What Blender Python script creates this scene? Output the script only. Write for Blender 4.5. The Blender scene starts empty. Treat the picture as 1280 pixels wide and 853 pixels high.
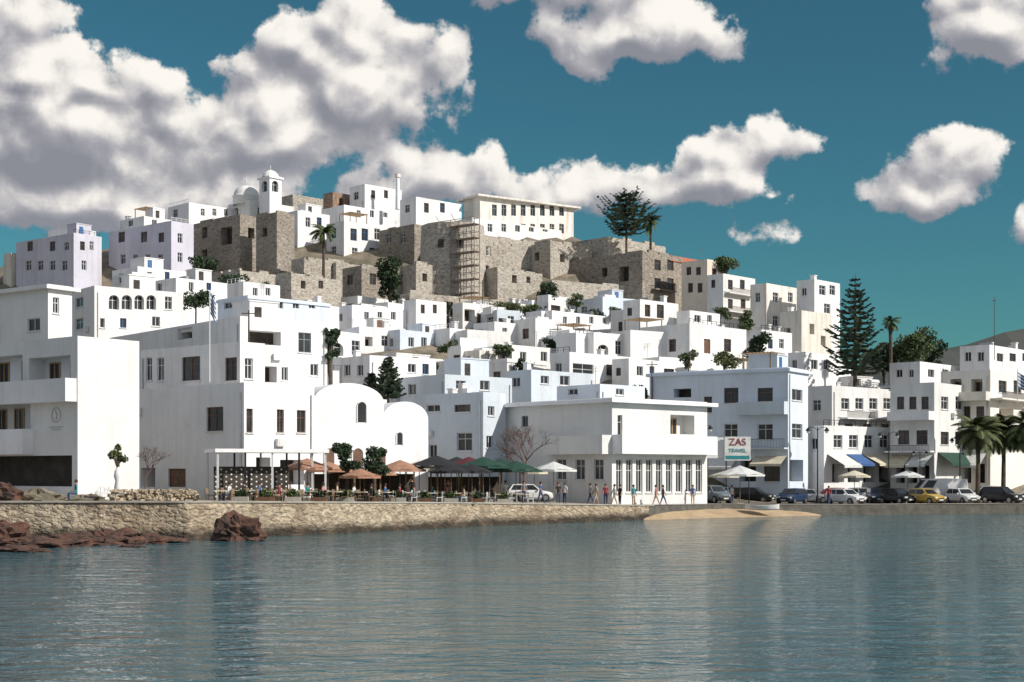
import bpy, math, random
import numpy as np
from mathutils import Vector, Matrix, noise
random.seed(11)
F=1778.0; HZ=590.0; CH=4.0; R_=math.radians
sc=bpy.context.scene; COL=sc.collection
def P(px,py,Y): return Vector(((px-640)/F*Y, Y, CH+(HZ-py)/F*Y))
def lerp(tab,x):
    if x<=tab[0][0]: return tab[0][1]
    for (a,b),(c,d) in zip(tab,tab[1:]):
        if x<=c: return b+(d-b)*(x-a)/(c-a)
    return tab[-1][1]
# ------------------------------------------------------------ materials
def newmat(name):
    m=bpy.data.materials.new(name); m.use_nodes=True; nt=m.node_tree
    return m,nt,nt.nodes['Principled BSDF']
def nd(nt,t,**k):
    n=nt.nodes.new(t)
    for a,b in k.items():
        if a=='ins':
            for i,v in b.items(): n.inputs[i].default_value=v
        else: setattr(n,a,b)
    return n
def lk(nt,a,b): nt.links.new(a,b)
def c4(c,k=1): return (c[0]*k,c[1]*k,c[2]*k,1)
def posn(nt,scale=(1,1,1)):
    g=nd(nt,'ShaderNodeNewGeometry'); m=nd(nt,'ShaderNodeMapping'); m.inputs['Scale'].default_value=scale
    lk(nt,g.outputs['Position'],m.inputs['Vector']); return m.outputs[0]
def ntex(nt,vec,s,d=4,r=.55,dist=0):
    n=nd(nt,'ShaderNodeTexNoise',ins={'Scale':s,'Detail':d,'Roughness':r,'Distortion':dist}); lk(nt,vec,n.inputs['Vector']); return n.outputs['Fac']
def ramp(nt,v,a,b,ca=0,cb=1):
    n=nd(nt,'ShaderNodeMapRange',ins={1:a,2:b,3:ca,4:cb}); lk(nt,v,n.inputs[0]); return n.outputs[0]
def mixc(nt,f,a,b,mode='MIX'):
    n=nd(nt,'ShaderNodeMix',data_type='RGBA',blend_type=mode)
    if isinstance(f,(int,float)): n.inputs[0].default_value=f
    else: lk(nt,f,n.inputs[0])
    for i,x in ((6,a),(7,b)):
        if isinstance(x,tuple): n.inputs[i].default_value=x
        else: lk(nt,x,n.inputs[i])
    return n.outputs[2]
def bump(nt,bs,h,st,dist):
    b=nd(nt,'ShaderNodeBump',ins={'Strength':st,'Distance':dist}); lk(nt,h,b.inputs['Height']); lk(nt,b.outputs[0],bs.inputs['Normal'])
def mth(t,op,a,b_=None,c=None,clamp=False):
    n=t.nodes.new('ShaderNodeMath'); n.operation=op; n.use_clamp=clamp
    for i,x in enumerate((a,b_,c)):
        if x is None: continue
        if isinstance(x,(int,float)): n.inputs[i].default_value=x
        else: t.links.new(x,n.inputs[i])
    return n.outputs[0]
MT={}
def plaster(key,c,stain=.5,sc_=(.42,.38,.33)):
    m,nt,bs=newmat(key+'_plaster'); p=posn(nt)
    a=ramp(nt,ntex(nt,p,.22,4),.38,.72)
    col=mixc(nt,a,c4(c),c4(c,.86))
    s=ramp(nt,ntex(nt,posn(nt,(1.3,1.3,.12)),1,4,.62),.48,.8,0,stain)
    col=mixc(nt,s,col,c4(sc_))
    s2=ramp(nt,ntex(nt,p,1.1,5,.68),.56,.8,0,stain*.8); col=mixc(nt,s2,col,c4(sc_,1.2))
    oi=nd(nt,'ShaderNodeObjectInfo'); k=ramp(nt,oi.outputs['Random'],0,1,.87,1.04); cb=nd(nt,'ShaderNodeCombineColor'); lk(nt,k,cb.inputs[0]); lk(nt,k,cb.inputs[1]); lk(nt,ramp(nt,oi.outputs['Random'],0,1,.86,1.08),cb.inputs[2])
    col=mixc(nt,1.0,col,cb.outputs[0],'MULTIPLY')
    lk(nt,col,bs.inputs['Base Color']); bs.inputs['Roughness'].default_value=.85
    bump(nt,bs,ntex(nt,p,1.6,5),.5,.12); MT[key]=m
def stone(key,cs,scale,mort,bs_=.5,wet=False):
    m,nt,bs=newmat(key+'_masonry'); p=posn(nt,(1,1,1.7))
    w=nd(nt,'ShaderNodeVectorMath',operation='ADD'); nz=nd(nt,'ShaderNodeTexNoise',ins={'Scale':2.5,'Detail':3.}); lk(nt,p,nz.inputs['Vector'])
    sc2=nd(nt,'ShaderNodeVectorMath',operation='SCALE',ins={3:.4}); lk(nt,nz.outputs['Color'],sc2.inputs[0]); lk(nt,p,w.inputs[0]); lk(nt,sc2.outputs[0],w.inputs[1])
    v=nd(nt,'ShaderNodeTexVoronoi',ins={'Scale':scale}); lk(nt,w.outputs[0],v.inputs['Vector'])
    sp=nd(nt,'ShaderNodeSeparateColor'); lk(nt,v.outputs['Color'],sp.inputs[0])
    col=mixc(nt,sp.outputs[0],c4(cs[0]),c4(cs[1])); col=mixc(nt,ramp(nt,sp.outputs[1],.6,1),col,c4(cs[2]))
    big=ramp(nt,ntex(nt,p,.16,6,.65),.36,.66); col=mixc(nt,big,col,c4(cs[3]),'MULTIPLY')
    ed=ramp(nt,v.outputs['Distance'],.42,.75,0,.75); col=mixc(nt,ed,col,c4(mort))
    fine=ramp(nt,ntex(nt,p,2.2,5,.7),.3,.75,.6,1.25); cb=nd(nt,'ShaderNodeCombineColor'); [lk(nt,fine,cb.inputs[i]) for i in range(3)]; col=mixc(nt,1.0,col,cb.outputs[0],'MULTIPLY')
    if wet:
        g=nd(nt,'ShaderNodeNewGeometry'); s3=nd(nt,'ShaderNodeSeparateXYZ'); lk(nt,g.outputs['Position'],s3.inputs[0])
        z=mth(nt,'MULTIPLY_ADD',ntex(nt,p,.8,4),-.9,s3.outputs[2]); col=mixc(nt,ramp(nt,z,.35,-.15),col,(.045,.035,.025,1))
        col=mixc(nt,ramp(nt,ntex(nt,posn(nt,(1,1,.25)),.7,5,.6),.5,.72,0,.6),col,(.17,.12,.08,1))
    lk(nt,col,bs.inputs['Base Color']); bs.inputs['Roughness'].default_value=.95
    bump(nt,bs,mth(nt,'ADD',mth(nt,'MULTIPLY',ed,-1.),ntex(nt,p,4,4)),bs_,.1); MT[key]=m
def noisy(key,c1,c2,scale=2,rough=.85,b=.3,bd=.05,metal=0,spec=.5,lo=.35,hi=.68,stretch=(1,1,1)):
    m,nt,bs=newmat(key); p=posn(nt,stretch)
    f=ntex(nt,p,scale,4,.6); col=mixc(nt,ramp(nt,f,lo,hi),c4(c1),c4(c2))
    lk(nt,col,bs.inputs['Base Color']); bs.inputs['Roughness'].default_value=rough; bs.inputs['Metallic'].default_value=metal
    bs.inputs['Specular IOR Level'].default_value=spec
    if b: bump(nt,bs,f,b,bd)
    MT[key]=m
plaster('white',(.84,.835,.82),.48); plaster('clean',(.86,.855,.84),.26); plaster('blue',(.68,.75,.82),.35); plaster('lav_shade',(.60,.59,.66),.6)  # bluish and lavender plasters have wall shade mixed into their colour
plaster('cream',(.80,.76,.67),.4); plaster('peach',(.80,.71,.61),.5,(.4,.3,.22)); plaster('old',(.80,.76,.68),.85,(.40,.33,.26)); plaster('roofp',(.62,.60,.56),.6)
stone('stone',[(.32,.28,.235),(.42,.375,.32),(.21,.185,.155),(.66,.62,.58)],2.3,(.36,.32,.27))
stone('stonel',[(.44,.40,.345),(.56,.51,.445),(.31,.28,.24),(.74,.71,.67)],2.3,(.52,.48,.42))
stone('quay',[(.49,.41,.30),(.62,.53,.40),(.28,.22,.17),(.82,.74,.66)],3.2,(.38,.31,.22),.8,True)
stone('brick',[(.30,.18,.12),(.38,.25,.17),(.2,.13,.10),(.8,.75,.7)],3,(.35,.28,.22))
noisy('brown',(.17,.085,.045),(.10,.05,.03),3,.6); noisy('tan',(.45,.30,.15),(.35,.22,.11),3,.6); noisy('bluep',(.05,.14,.32),(.04,.1,.24),3,.5); noisy('greyg',(.28,.33,.34),(.2,.25,.26),3,.6)
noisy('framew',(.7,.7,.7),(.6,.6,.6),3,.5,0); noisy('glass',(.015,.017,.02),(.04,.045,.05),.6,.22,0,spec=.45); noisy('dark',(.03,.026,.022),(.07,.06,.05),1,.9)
noisy('yellow',(.62,.56,.40),(.5,.45,.32),2,.7); noisy('redtile',(.50,.15,.08),(.36,.10,.06),2,.8); noisy('iron',(.02,.022,.025),(.04,.04,.04),4,.5,metal=.5)
noisy('steel',(.35,.33,.31),(.2,.15,.12),3,.5,metal=.6); noisy('wood',(.25,.17,.10),(.14,.09,.05),3,.8,stretch=(1,1,.2))
noisy('asphalt',(.05,.05,.052),(.08,.078,.075),1.2,.9); noisy('paving',(.36,.32,.27),(.24,.21,.18),.7,.9); noisy('quaydark',(.13,.12,.10),(.07,.065,.055),1.5,.9)
noisy('earth',(.27,.22,.165),(.11,.10,.065),.45,1,.9,.5); noisy('sandm',(.46,.34,.21),(.33,.24,.15),.8,1,.4,.05)
noisy('rockm',(.13,.06,.04),(.035,.025,.02),1.1,.85,1,.35); noisy('concrete',(.42,.39,.34),(.27,.25,.21),.8,.9)
noisy('leafd',(.014,.032,.014),(.045,.075,.028),1.3,.8,0,lo=.3,hi=.75); noisy('leafm',(.03,.06,.02),(.10,.13,.04),1.0,.75,0); noisy('leafp',(.05,.075,.025),(.15,.16,.06),1.2,.7,0)
noisy('conifer',(.025,.048,.028),(.075,.10,.055),1.0,.8,0); noisy('bark',(.11,.08,.055),(.05,.04,.03),3,.95,.6); noisy('twig',(.16,.10,.09),(.09,.06,.055),3,.9)
noisy('tyre',(.015,.015,.015),(.025,.025,.025),3,.9,0); noisy('rim',(.45,.45,.46),(.35,.35,.36),3,.3,0,metal=.8); noisy('lampg',(.7,.7,.66),(.6,.6,.55),3,.2,0)
noisy('redl',(.4,.01,.01),(.3,.01,.01),3,.3,0); noisy('skin',(.42,.24,.16),(.36,.2,.13),3,.6,0); noisy('hair',(.03,.02,.012),(.05,.03,.02),4,.8,0)
for k,c in dict(p_white=(.75,.75,.75),p_silver=(.4,.42,.44),p_grey=(.16,.2,.23),p_navy=(.02,.04,.09),p_black=(.012,.012,.015),p_yellow=(.5,.33,.06),p_red=(.2,.03,.03)).items():
    noisy(k,c,tuple(x*.85 for x in c),.8,.28,0)
for k,c in dict(c_black=(.02,.02,.022),c_red=(.3,.03,.045),c_crimson=(.11,.015,.022),c_green=(.015,.06,.04),c_orange=(.42,.22,.14),c_white=(.72,.72,.70),c_blue=(.05,.12,.3),c_jean=(.06,.09,.16),c_beige=(.5,.42,.3),c_teal=(.03,.25,.28),c_pink=(.6,.25,.25),c_cream=(.66,.6,.46),c_grey=(.25,.25,.26),c_pale=(.48,.48,.48)).items():
    noisy(k,c,tuple(x*.75 for x in c),2,.85,.2)
# ------------------------------------------------------------ mesh helpers
def W(o):
    v=Vector((0,0,0))
    while o: v+=o.location; o=o.parent
    return v
X_=Vector((1,0,0)); Y_=Vector((0,1,0)); Z_=Vector((0,0,1))
class MB:
    def __init__(s): s.v=[]; s.f=[]; s.m=[]
    def face(s,pts,n=None,mi=0):
        pts=[Vector(p) for p in pts]
        if n is not None:
            cr=(pts[1]-pts[0]).cross(pts[2]-pts[0])
            if cr.dot(n)<0: pts.reverse()
        b=len(s.v); s.v+=pts; s.f.append(tuple(range(b,b+len(pts)))); s.m.append(mi)
    def box(s,c,h,ax=(X_,Y_,Z_),mi=0):
        c=Vector(c); b=len(s.v)
        for k in (-1,1):
            for i,j in ((-1,-1),(1,-1),(1,1),(-1,1)): s.v.append(c+ax[0]*h[0]*i+ax[1]*h[1]*j+ax[2]*h[2]*k)
        fl=ax[0].cross(ax[1]).dot(ax[2])<0
        for q in ((3,2,1,0),(4,5,6,7),(0,1,5,4),(1,2,6,5),(2,3,7,6),(3,0,4,7)):
            q=q[::-1] if fl else q
            s.f.append(tuple(b+i for i in q)); s.m.append(mi)
        return s
    def tube(s,pts,rs,n=6,mi=0):
        pts=[Vector(p) for p in pts]; rings=[]
        for i,p in enumerate(pts):
            d=(pts[min(i+1,len(pts)-1)]-pts[max(i-1,0)]).normalized()
            a=d.cross(Z_ if abs(d.z)<.9 else X_).normalized(); c=d.cross(a)
            r=rs[i] if isinstance(rs,(list,tuple)) else rs; b=len(s.v); rings.append(b)
            for k in range(n):
                t=2*math.pi*k/n; s.v.append(p+a*math.cos(t)*r+c*math.sin(t)*r)
        for q,w in zip(rings,rings[1:]):
            for k in range(n): s.f.append((q+k,w+k,w+(k+1)%n,q+(k+1)%n)); s.m.append(mi)
        s.f.append(tuple(rings[0]+k for k in range(n))); s.m.append(mi)
        s.f.append(tuple(rings[-1]+n-1-k for k in range(n))); s.m.append(mi); return s
    def lathe(s,prof,c=(0,0,0),n=16,mi=0):
        c=Vector(c); b=len(s.v)
        for r,z in prof:
            for k in range(n):
                t=2*math.pi*k/n; s.v.append(c+Vector((r*math.cos(t),r*math.sin(t),z)))
        for i in range(len(prof)-1):
            for k in range(n):
                s.f.append((b+i*n+k,b+i*n+(k+1)%n,b+(i+1)*n+(k+1)%n,b+(i+1)*n+k)); s.m.append(mi)
        return s
    def build(s,name,mats,parent=None,smooth=False):
        off=W(parent); me=bpy.data.meshes.new(name); me.from_pydata([p-off for p in s.v],[],s.f)
        for m in (mats if isinstance(mats,(list,tuple)) else [mats]): me.materials.append(MT[m] if isinstance(m,str) else m)
        me.polygons.foreach_set('material_index',s.m)
        if smooth: me.polygons.foreach_set('use_smooth',[True]*len(s.f))
        me.update(); o=bpy.data.objects.new(name,me); COL.objects.link(o); o.parent=parent; return o
def tag(o,label=None,cat=None,group=None,kind=None):
    if label: o['label']=label
    if cat: o['category']=cat
    if group: o['group']=group
    if kind: o['kind']=kind
    return o
def thing(name,label,cat,loc=(0,0,0),group=None):
    o=bpy.data.objects.new(name,None); COL.objects.link(o); o.location=loc; o.empty_display_size=.3
    return tag(o,label,cat,group)
def copy_tree(o,parent=None):
    c=o.copy(); COL.objects.link(c); c.parent=parent
    for ch in list(o.children): copy_tree(ch,c)
    return c
# ------------------------------------------------------------ terrain
QX=[(-300,80),(-60,83),(-30.6,84),(-19.4,84.8),(-12.3,91),(-2.4,104.6),(10.7,118.5),(18.6,127),(30.4,131.7),(49.2,136.8),(90,142),(400,160)]
GZ=[(-30.6,2.12),(-19.4,2.1),(-12.3,1.95),(-2.4,1.6),(10.7,1.1),(18.6,1.0),(30.4,.85),(49,.85)]
PR=[(134,0),(150,8),(170,15.5),(190,21),(212,26),(222,34),(238,42),(262,42),(330,18),(420,3),(700,0)]
HX=[(-300,.2),(-140,.6),(-90,.85),(-60,.97),(20,1),(40,.85),(52,.55),(64,.28),(80,.12),(130,.04),(400,0)]
def Yq(X): return lerp(QX,X)
def gz(X): return lerp(GZ,X)
def T(X,Y):
    h=lerp(PR,Y-max(0,Yq(X)-120))*lerp(HX,X)
    if h>1: h+=noise.noise(Vector((X*.12,Y*.12,0)))*min(1.2,h*.15)
    return gz(X)+h
xs=sorted(set([a for a,b in QX+GZ+HX]+[x*2.5 for x in range(-48,45)]+[-3000,-1000,1000,3000]))
ss=[0,3,6,10,15,20]+[20+4*i for i in range(1,36)]+[180,220,280,360,480,700,1100,2500,6000]
b=MB()
for X in xs:
    for s in ss:
        Y=Yq(X)+.05+s; b.v.append(Vector((X,Y,T(X,Y))))
n=len(ss)
for i in range(len(xs)-1):
    for j in range(n-1): b.f.append((i*n+j,(i+1)*n+j,(i+1)*n+j+1,i*n+j+1)); b.m.append(0)
tag(b.build('ground','earth',smooth=True),kind='structure')
def strip(name,mat,x0,x1,s0,s1,dz):
    b=MB(); c=[x for x in xs if x0<x<x1]; c=[x0]+c+[x1]; sj=[s0]+[s for s in ss if s0<s<s1]+[s1]
    for a,d in zip(c,c[1:]):
        for e,g in zip(sj,sj[1:]):
            q=[(a,Yq(a)+e),(d,Yq(d)+e),(d,Yq(d)+g),(a,Yq(a)+g)]
            b.face([Vector((x,y,gz(x)+dz)) for x,y in q],Z_)
    return tag(b.build(name,mat),kind='structure')
strip('pavement','paving',-60,12,.1,12,.02)
strip('road','asphalt',12,120,3.2,14,.02)
strip('kerb_strip','paving',12,120,.1,3.1,.10)
b=MB(); b.face([(-4000,-400,0),(4000,-400,0),(4000,175,0),(-4000,175,0)],Z_)
m,nt,bs=newmat('sea_water'); p=posn(nt,(.5,1,1))
n1=ntex(nt,p,1.25,4,.55,.7); n2=ntex(nt,p,.3,3,.5,.3); n4=ntex(nt,posn(nt,(.6,1,1)),5,2,.5); n3=ntex(nt,posn(nt,(.35,1,1)),.035,3)
lk(nt,mixc(nt,ramp(nt,n3,.35,.65),(.030,.092,.112,1),(.05,.13,.15,1)),bs.inputs['Base Color'])
bs.inputs['Roughness'].default_value=.05; bs.inputs['IOR'].default_value=1.33; bump(nt,bs,mth(nt,'MULTIPLY_ADD',n4,.10,mth(nt,'MULTIPLY_ADD',n2,1.2,n1)),1,.27)
tag(b.build('water',m),kind='structure')
# beach
b=MB(); N=70
for i in range(N+1):
    X=10.8+18.6*i/N; s_=max(0,math.sin(math.pi*(i/N)**.8))
    for j in range(9):
        f=j/8; Y=Yq(X)+.3-(.35+3.6*s_+.5*noise.noise(Vector((X*.4,0,8))))*f
        b.v.append(Vector((X,Y,(gz(X)*(.25+.55*s_**.5))*(1-f)**1.2-.22*f+noise.noise(Vector((X*.7,Y*.7,3)))*.07)))
for i in range(N):
    for j in range(8): b.f.append((i*9+j,i*9+j+1,(i+1)*9+j+1,(i+1)*9+j)); b.m.append(0)
tag(b.build('beach','sandm',smooth=True),kind='structure')
# quay wall
def wallrib(name,mat,x0,x1,st,amp,label,cat,cap=0):
    b=MB(); X=x0; pts=[]
    while X<=x1: pts.append(X); X+=st
    nz=12
    for X in pts:
        for k in range(nz+3):
            f=min(1,k/(nz-1)); z=-1+(gz(X)+.06+1)*f; dy=(0 if k<nz else (.35 if k==nz else .8))
            if k==nz+2: z=gz(X)-.1
            a=noise.noise(Vector((X*1.9,z*2.2,5)))*amp+noise.noise(Vector((X*.3,z*.5,9)))*amp*2.2
            b.v.append(Vector((X,Yq(X)+dy-.05-(1-f)*.15+a*(k<nz-1),z)))
    q=nz+3
    for i in range(len(pts)-1):
        for k in range(q-1): b.f.append((i*q+k,(i+1)*q+k,(i+1)*q+k+1,i*q+k+1)); b.m.append(0)
    r=b.build(name,mat)
    if cap:
        b=MB(); pp=[x for x in pts[::4]]
        for a,c in zip(pp,pp[1:]):
            for lo,hi,y0,y1 in ((.065,.16,-.16,.55),):
                A=Vector((a,Yq(a)+y0,gz(a)+lo)); C=Vector((c,Yq(c)+y0,gz(c)+lo)); dz=Vector((0,0,hi-lo)); dyv=Vector((0,y1-y0,0)); j=Vector((0,0,.02*noise.noise(Vector((a*2,0,0)))))
                b.face([A,C,C+dz+j,A+dz+j],-Y_); b.face([A+dz+j,C+dz+j,C+dz+dyv+j,A+dz+dyv+j],Z_); b.face([A+dyv,C+dyv,C+dz+dyv+j,A+dz+dyv+j],Y_)
        b.build('coping','concrete',r)
    return tag(r,label,cat)
wallrib('stone_quay_wall','quay',-60,12,.15,.07,'long rubble stone quay wall along the water on the left','wall',1)
wallrib('low_quay_edge','quaydark',11.5,120,.6,.03,'low dark quay edge beside the parked cars on the right','wall')
# distant hills
b=MB(); hp=[]
for i in range(81):
    X=120+i*12; z=88+26*noise.noise(Vector((X*.006,0,2)))+10*noise.noise(Vector((X*.02,1,2)))-(60*max(0,(270-X)/150))
    hp.append((X,z))
for (a,z),(c,w) in zip(hp,hp[1:]):
    b.face([(a,700,0),(c,700,0),(c,900,w),(a,900,z)],-Y_); b.face([(a,900,z),(c,900,w),(c,1300,0),(a,1300,0)],Z_)
noisy('hillm',(.10,.10,.09),(.05,.06,.055),.02,1,0); tag(b.build('hills','hillm'),kind='structure')
# ------------------------------------------------------------ buildings
FR={'w':'framew','b':'bluep','n':'brown','s':'greyg','d':'brown','k':'bluep','y':'yellow','o':'dark','a':'framew','r':'tan'}
def parse(s):
    out=[]
    for it in s.split(';'):
        w=it.split()
        if not w: continue
        if w[0]=='g':
            a,c,n,wd,y0,y1=float(w[1]),float(w[2]),int(w[3]),float(w[4]),float(w[5]),float(w[6])
            for i in range(n):
                m=a+(c-a)*(i+.5)/n; out.append((m-wd/2,y0,m+wd/2,y1,w[7]))
        else: out.append((float(w[0]),float(w[1]),float(w[2]),float(w[3]),w[4]))
    return out
class Face:
    def __init__(s,C,d,n,Len): s.C=C; s.d=d; s.n=n; s.Len=Len
    def sol(s,px): k=(px-640)/F; return (k*s.C.y-s.C.x)/(s.d.x-k*s.d.y)
    def pt(s,t,z,o=0): q=s.C+s.d*t+s.n*o; return Vector((q.x,q.y,z))
    def rect(s,px0,py0,px1,py1):
        t0,t1=sorted((s.sol(px0),s.sol(px1))); Yd=s.C.y+s.d.y*(t0+t1)/2
        return t0,t1,CH+(HZ-py1)/F*Yd,CH+(HZ-py0)/F*Yd
    def bar(s,mb,t0,t1,z0,z1,o0,o1,mi=0):
        mb.box(s.pt((t0+t1)/2,(z0+z1)/2,(o0+o1)/2),(abs(t1-t0)/2,abs(o1-o0)/2,abs(z1-z0)/2),(s.d,s.n,Z_),mi)
def facade(mb,f,z0,z1,ops):
    ts=sorted({0,f.Len}|{o[0] for o in ops}|{o[1] for o in ops}); zs=sorted({z0,z1}|{o[2] for o in ops}|{o[3] for o in ops})
    for a,c in zip(ts,ts[1:]):
        for e,g in zip(zs,zs[1:]):
            tm,zm=(a+c)/2,(e+g)/2
            if any(o[0]<tm<o[1] and o[2]<zm<o[3] for o in ops): continue
            mb.face([f.pt(a,e),f.pt(c,e),f.pt(c,g),f.pt(a,g)],f.n)
    for t0,t1,a,c,ty in ops:
        dp=-1.3 if ty in'or' else -.6 if ty=='a' else -.26
        for q,nn in (((t0,a,t1,a),Z_),((t0,c,t1,c),-Z_),((t0,a,t0,c),f.d),((t1,a,t1,c),-f.d)):
            mb.face([f.pt(q[0],q[1]),f.pt(q[2],q[3]),f.pt(q[2],q[3],dp),f.pt(q[0],q[1],dp)],nn)
        if ty=='a':
            r=(t1-t0)/2; h=min(r,(c-a)*.5); tm=(t0+t1)/2
            for sg in (-1,1):
                pts=[f.pt(tm+sg*r,c)]+[f.pt(tm+sg*r*math.cos(x),c-h+h*math.sin(x)) for x in [i*math.pi/12 for i in range(7)]]
                for i in range(1,7): mb.face([pts[0],pts[i],pts[i+1]],f.n)
def opening(root,f,o,big):
    t0,t1,a,c,ty=o; fm=FR[ty.lower()]
    if ty in 'or':
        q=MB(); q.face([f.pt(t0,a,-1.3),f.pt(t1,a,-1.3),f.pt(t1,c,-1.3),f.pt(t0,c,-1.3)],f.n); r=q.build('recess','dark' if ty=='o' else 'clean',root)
        if ty=='r':
            n=max(1,int((t1-t0)/2.0))
            for i in range(n):
                m=t0+(t1-t0)*(i+.5)/n; w=.62; h=min(2.1,(c-a)*.85); q=MB()
                for x0,x1,y0,y1 in ((m-w,m+w,a+h-.09,a+h),(m-w,m-w+.09,a,a+h-.09),(m+w-.09,m+w,a,a+h-.09),(m-.04,m+.04,a,a+h-.09)): f.bar(q,x0,x1,y0,y1,-1.295,-1.22)
                d_=q.build('door','tan',root); q=MB(); q.face([f.pt(m-w,a,-1.28),f.pt(m+w,a,-1.28),f.pt(m+w,a+h,-1.28),f.pt(m-w,a+h,-1.28)],f.n); q.build('pane','glass',d_)
        return
    q=MB(); k=.07 if c-a<2.6 else .1; dp=-.45 if ty=='a' else -.13
    f.bar(q,t0,t1,a,a+k,dp-.06,dp); f.bar(q,t0,t1,c-k,c,dp-.06,dp); f.bar(q,t0,t0+k,a+k,c-k,dp-.06,dp); f.bar(q,t1-k,t1,a+k,c-k,dp-.06,dp)
    tm=(t0+t1)/2
    if ty in 'dk':
        f.bar(q,t0+k,t1-k,a+k,c-k,dp-.09,dp-.04)
        for i in (0,1): f.bar(q,t0+k*2 if i else tm+.05,tm-.05 if i else t1-k*2,a+.25,a+(c-a)*.45,dp-.04,dp-.015)
        dr=q.build('door',fm,root); h=MB(); f.bar(h,tm-.03,tm+.03,a+.95,a+1.1,dp-.0,dp+.05); h.build('handle','steel',dr); return
    if t1-t0>.6: f.bar(q,tm-.03,tm+.03,a+k,c-k,dp-.05,dp-.005)
    if c-a>1.2:
        zz=a+(c-a)*.66; f.bar(q,t0+k,tm-.03,zz-.025,zz+.025,dp-.05,dp-.01); f.bar(q,tm+.03,t1-k,zz-.025,zz+.025,dp-.05,dp-.01)
    wn=q.build('window',fm,root); q=MB(); q.face([f.pt(t0,a,dp-.05),f.pt(t1,a,dp-.05),f.pt(t1,c,dp-.05),f.pt(t0,c,dp-.05)],f.n); q.build('pane','glass',wn)
    if ty.isupper():
        q=MB(); w=(t1-t0)/2
        f.bar(q,t0-w,t0-.02,a,c,.01,.06); f.bar(q,t1+.02,t1+w,a,c,.01,.06); q.build('shutter',fm,wn)
    if big and ty!='a': q=MB(); f.bar(q,t0-.08,t1+.08,a-.09,a-.005,.005,.1); q.build('sill','framew',wn)
NH=[0]; FOOT=[]
def house(label,x0,xc,x1,yt,yb,Y,th,m='white',L='',R='',par=.55,name='white_house',cat='house',bal='',aw='',cor=0,cm='',bits=2,dep=7,group=None):
    NH[0]+=1; rn=random.Random(NH[0]*7+3)
    t=R_(th); u=Vector((-math.cos(t),math.sin(t),0)); v=Vector((math.sin(t),math.cos(t),0)); C=P(xc,yb,Y); zt=P(xc,yt,Y).z
    fl=Face(C,u,-v,0); fr=Face(C,v,-u,0)
    fl.Len=min(40,max(2,fl.sol(x0))) if xc-x0>1.5 else dep; fr.Len=min(40,max(2,fr.sol(x1))) if x1-xc>1.5 else dep
    A=C+u*fl.Len; B=C+v*fr.Len; D=A+v*fr.Len
    z0=min([C.z]+[T(q.x,q.y)-.6 for q in (C,A,B,D)])
    root=thing(name,label,cat,(C.x,C.y,C.z),group); FOOT.append(((C+D)/2,(fl.Len+fr.Len)/2))
    mb=MB()
    for f,s in ((fl,L),(fr,R)):
        ops=[]
        for (a,b_,c,d,ty) in parse(s):
            r=f.rect(a,b_,c,d); t0=max(.15,r[0]); t1=min(f.Len-.15,r[1]); e=max(z0+.1,r[2]); g=min(zt-.2,r[3])
            if t1-t0<.25 or g-e<.25: continue
            if any(not(t1<=o[0] or t0>=o[1] or g<=o[2] or e>=o[3]) for o in ops): continue
            ops.append((t0,t1,e,g,ty))
        facade(mb,f,z0,zt,ops)
        for o in ops: opening(root,f,o,Y<160)
        if Y<160 and bits and name!='stone_wall' and f.Len>5:   # air conditioner and downpipe
            ok=lambda x,z:not any(o[0]-.7<x<o[1]+.7 and o[2]-.6<z<o[3]+.6 for o in ops)
            for _ in range(3):
                x,z=rn.uniform(1,f.Len-1),zt-rn.uniform(1.6,4.5)
                if z>C.z+1 and ok(x,z): q=MB(); f.bar(q,x-.4,x+.4,z-.28,z+.28,.04,.34); f.bar(q,x-.25,x+.15,z-.2,z+.2,.34,.355); q.build('air_conditioner','framew',root); break
            x=f.Len-.35 if rn.random()<.5 else .35
            if not any(o[0]-.15<x<o[1]+.15 for o in ops): q=MB(); q.tube([f.pt(x,zt-.7,.07),f.pt(x,C.z+.2,.07)],.05,6); q.build('downpipe','c_pale',root)
    w=.28; fb=Face(A,v,u,fr.Len); fb2=Face(B,u,v,fl.Len)
    for f in (fb,fb2): mb.face([f.pt(0,z0),f.pt(f.Len,z0),f.pt(f.Len,zt),f.pt(0,zt)],f.n)
    o4=[C,A,D,B]; i4=[C+(u+v)*w,A+(v-u)*w,D-(u+v)*w,B+(u-v)*w]
    S=lambda q,z:Vector((q.x,q.y,z)); zr=zt-par
    for i in range(4):
        j=(i+1)%4; mb.face([S(o4[i],zt),S(o4[j],zt),S(i4[j],zt),S(i4[i],zt)],Z_)
        mid=(o4[0]+o4[2])/2-(i4[i]+i4[j])/2; mb.face([S(i4[i],zr-.05),S(i4[j],zr-.05),S(i4[j],zt),S(i4[i],zt)],Vector((mid.x,mid.y,0)))
    if name.startswith('stone'):
        for f in (fl,fr):
            x=.1
            while x<f.Len-1.2:
                l=rn.uniform(1.,3.5); h=rn.random()**2*.5
                if h>.1 and x+l<f.Len: f.bar(mb,x,x+l,zt-.01,zt+h,-.4,-.02)
                x+=l+rn.uniform(.02,.9)
    mb.build('wall',m,root)
    q=MB(); q.face([S(p_,zr) for p_ in i4],Z_); rf=q.build('roof','roofp',root)
    if cor:
        q=MB()
        for k_,f in enumerate((fl,fr,Face(A,v,u,fr.Len),Face(B,u,v,fl.Len))): e_=.004*k_; f.bar(q,-cor-e_,f.Len+cor+e_,zt-.42-e_,zt-.12+e_,-.05,cor+e_)
        q.build('cornice',cm or (m if m in('white','cream','clean','blue','old') else 'white'),root)
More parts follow.
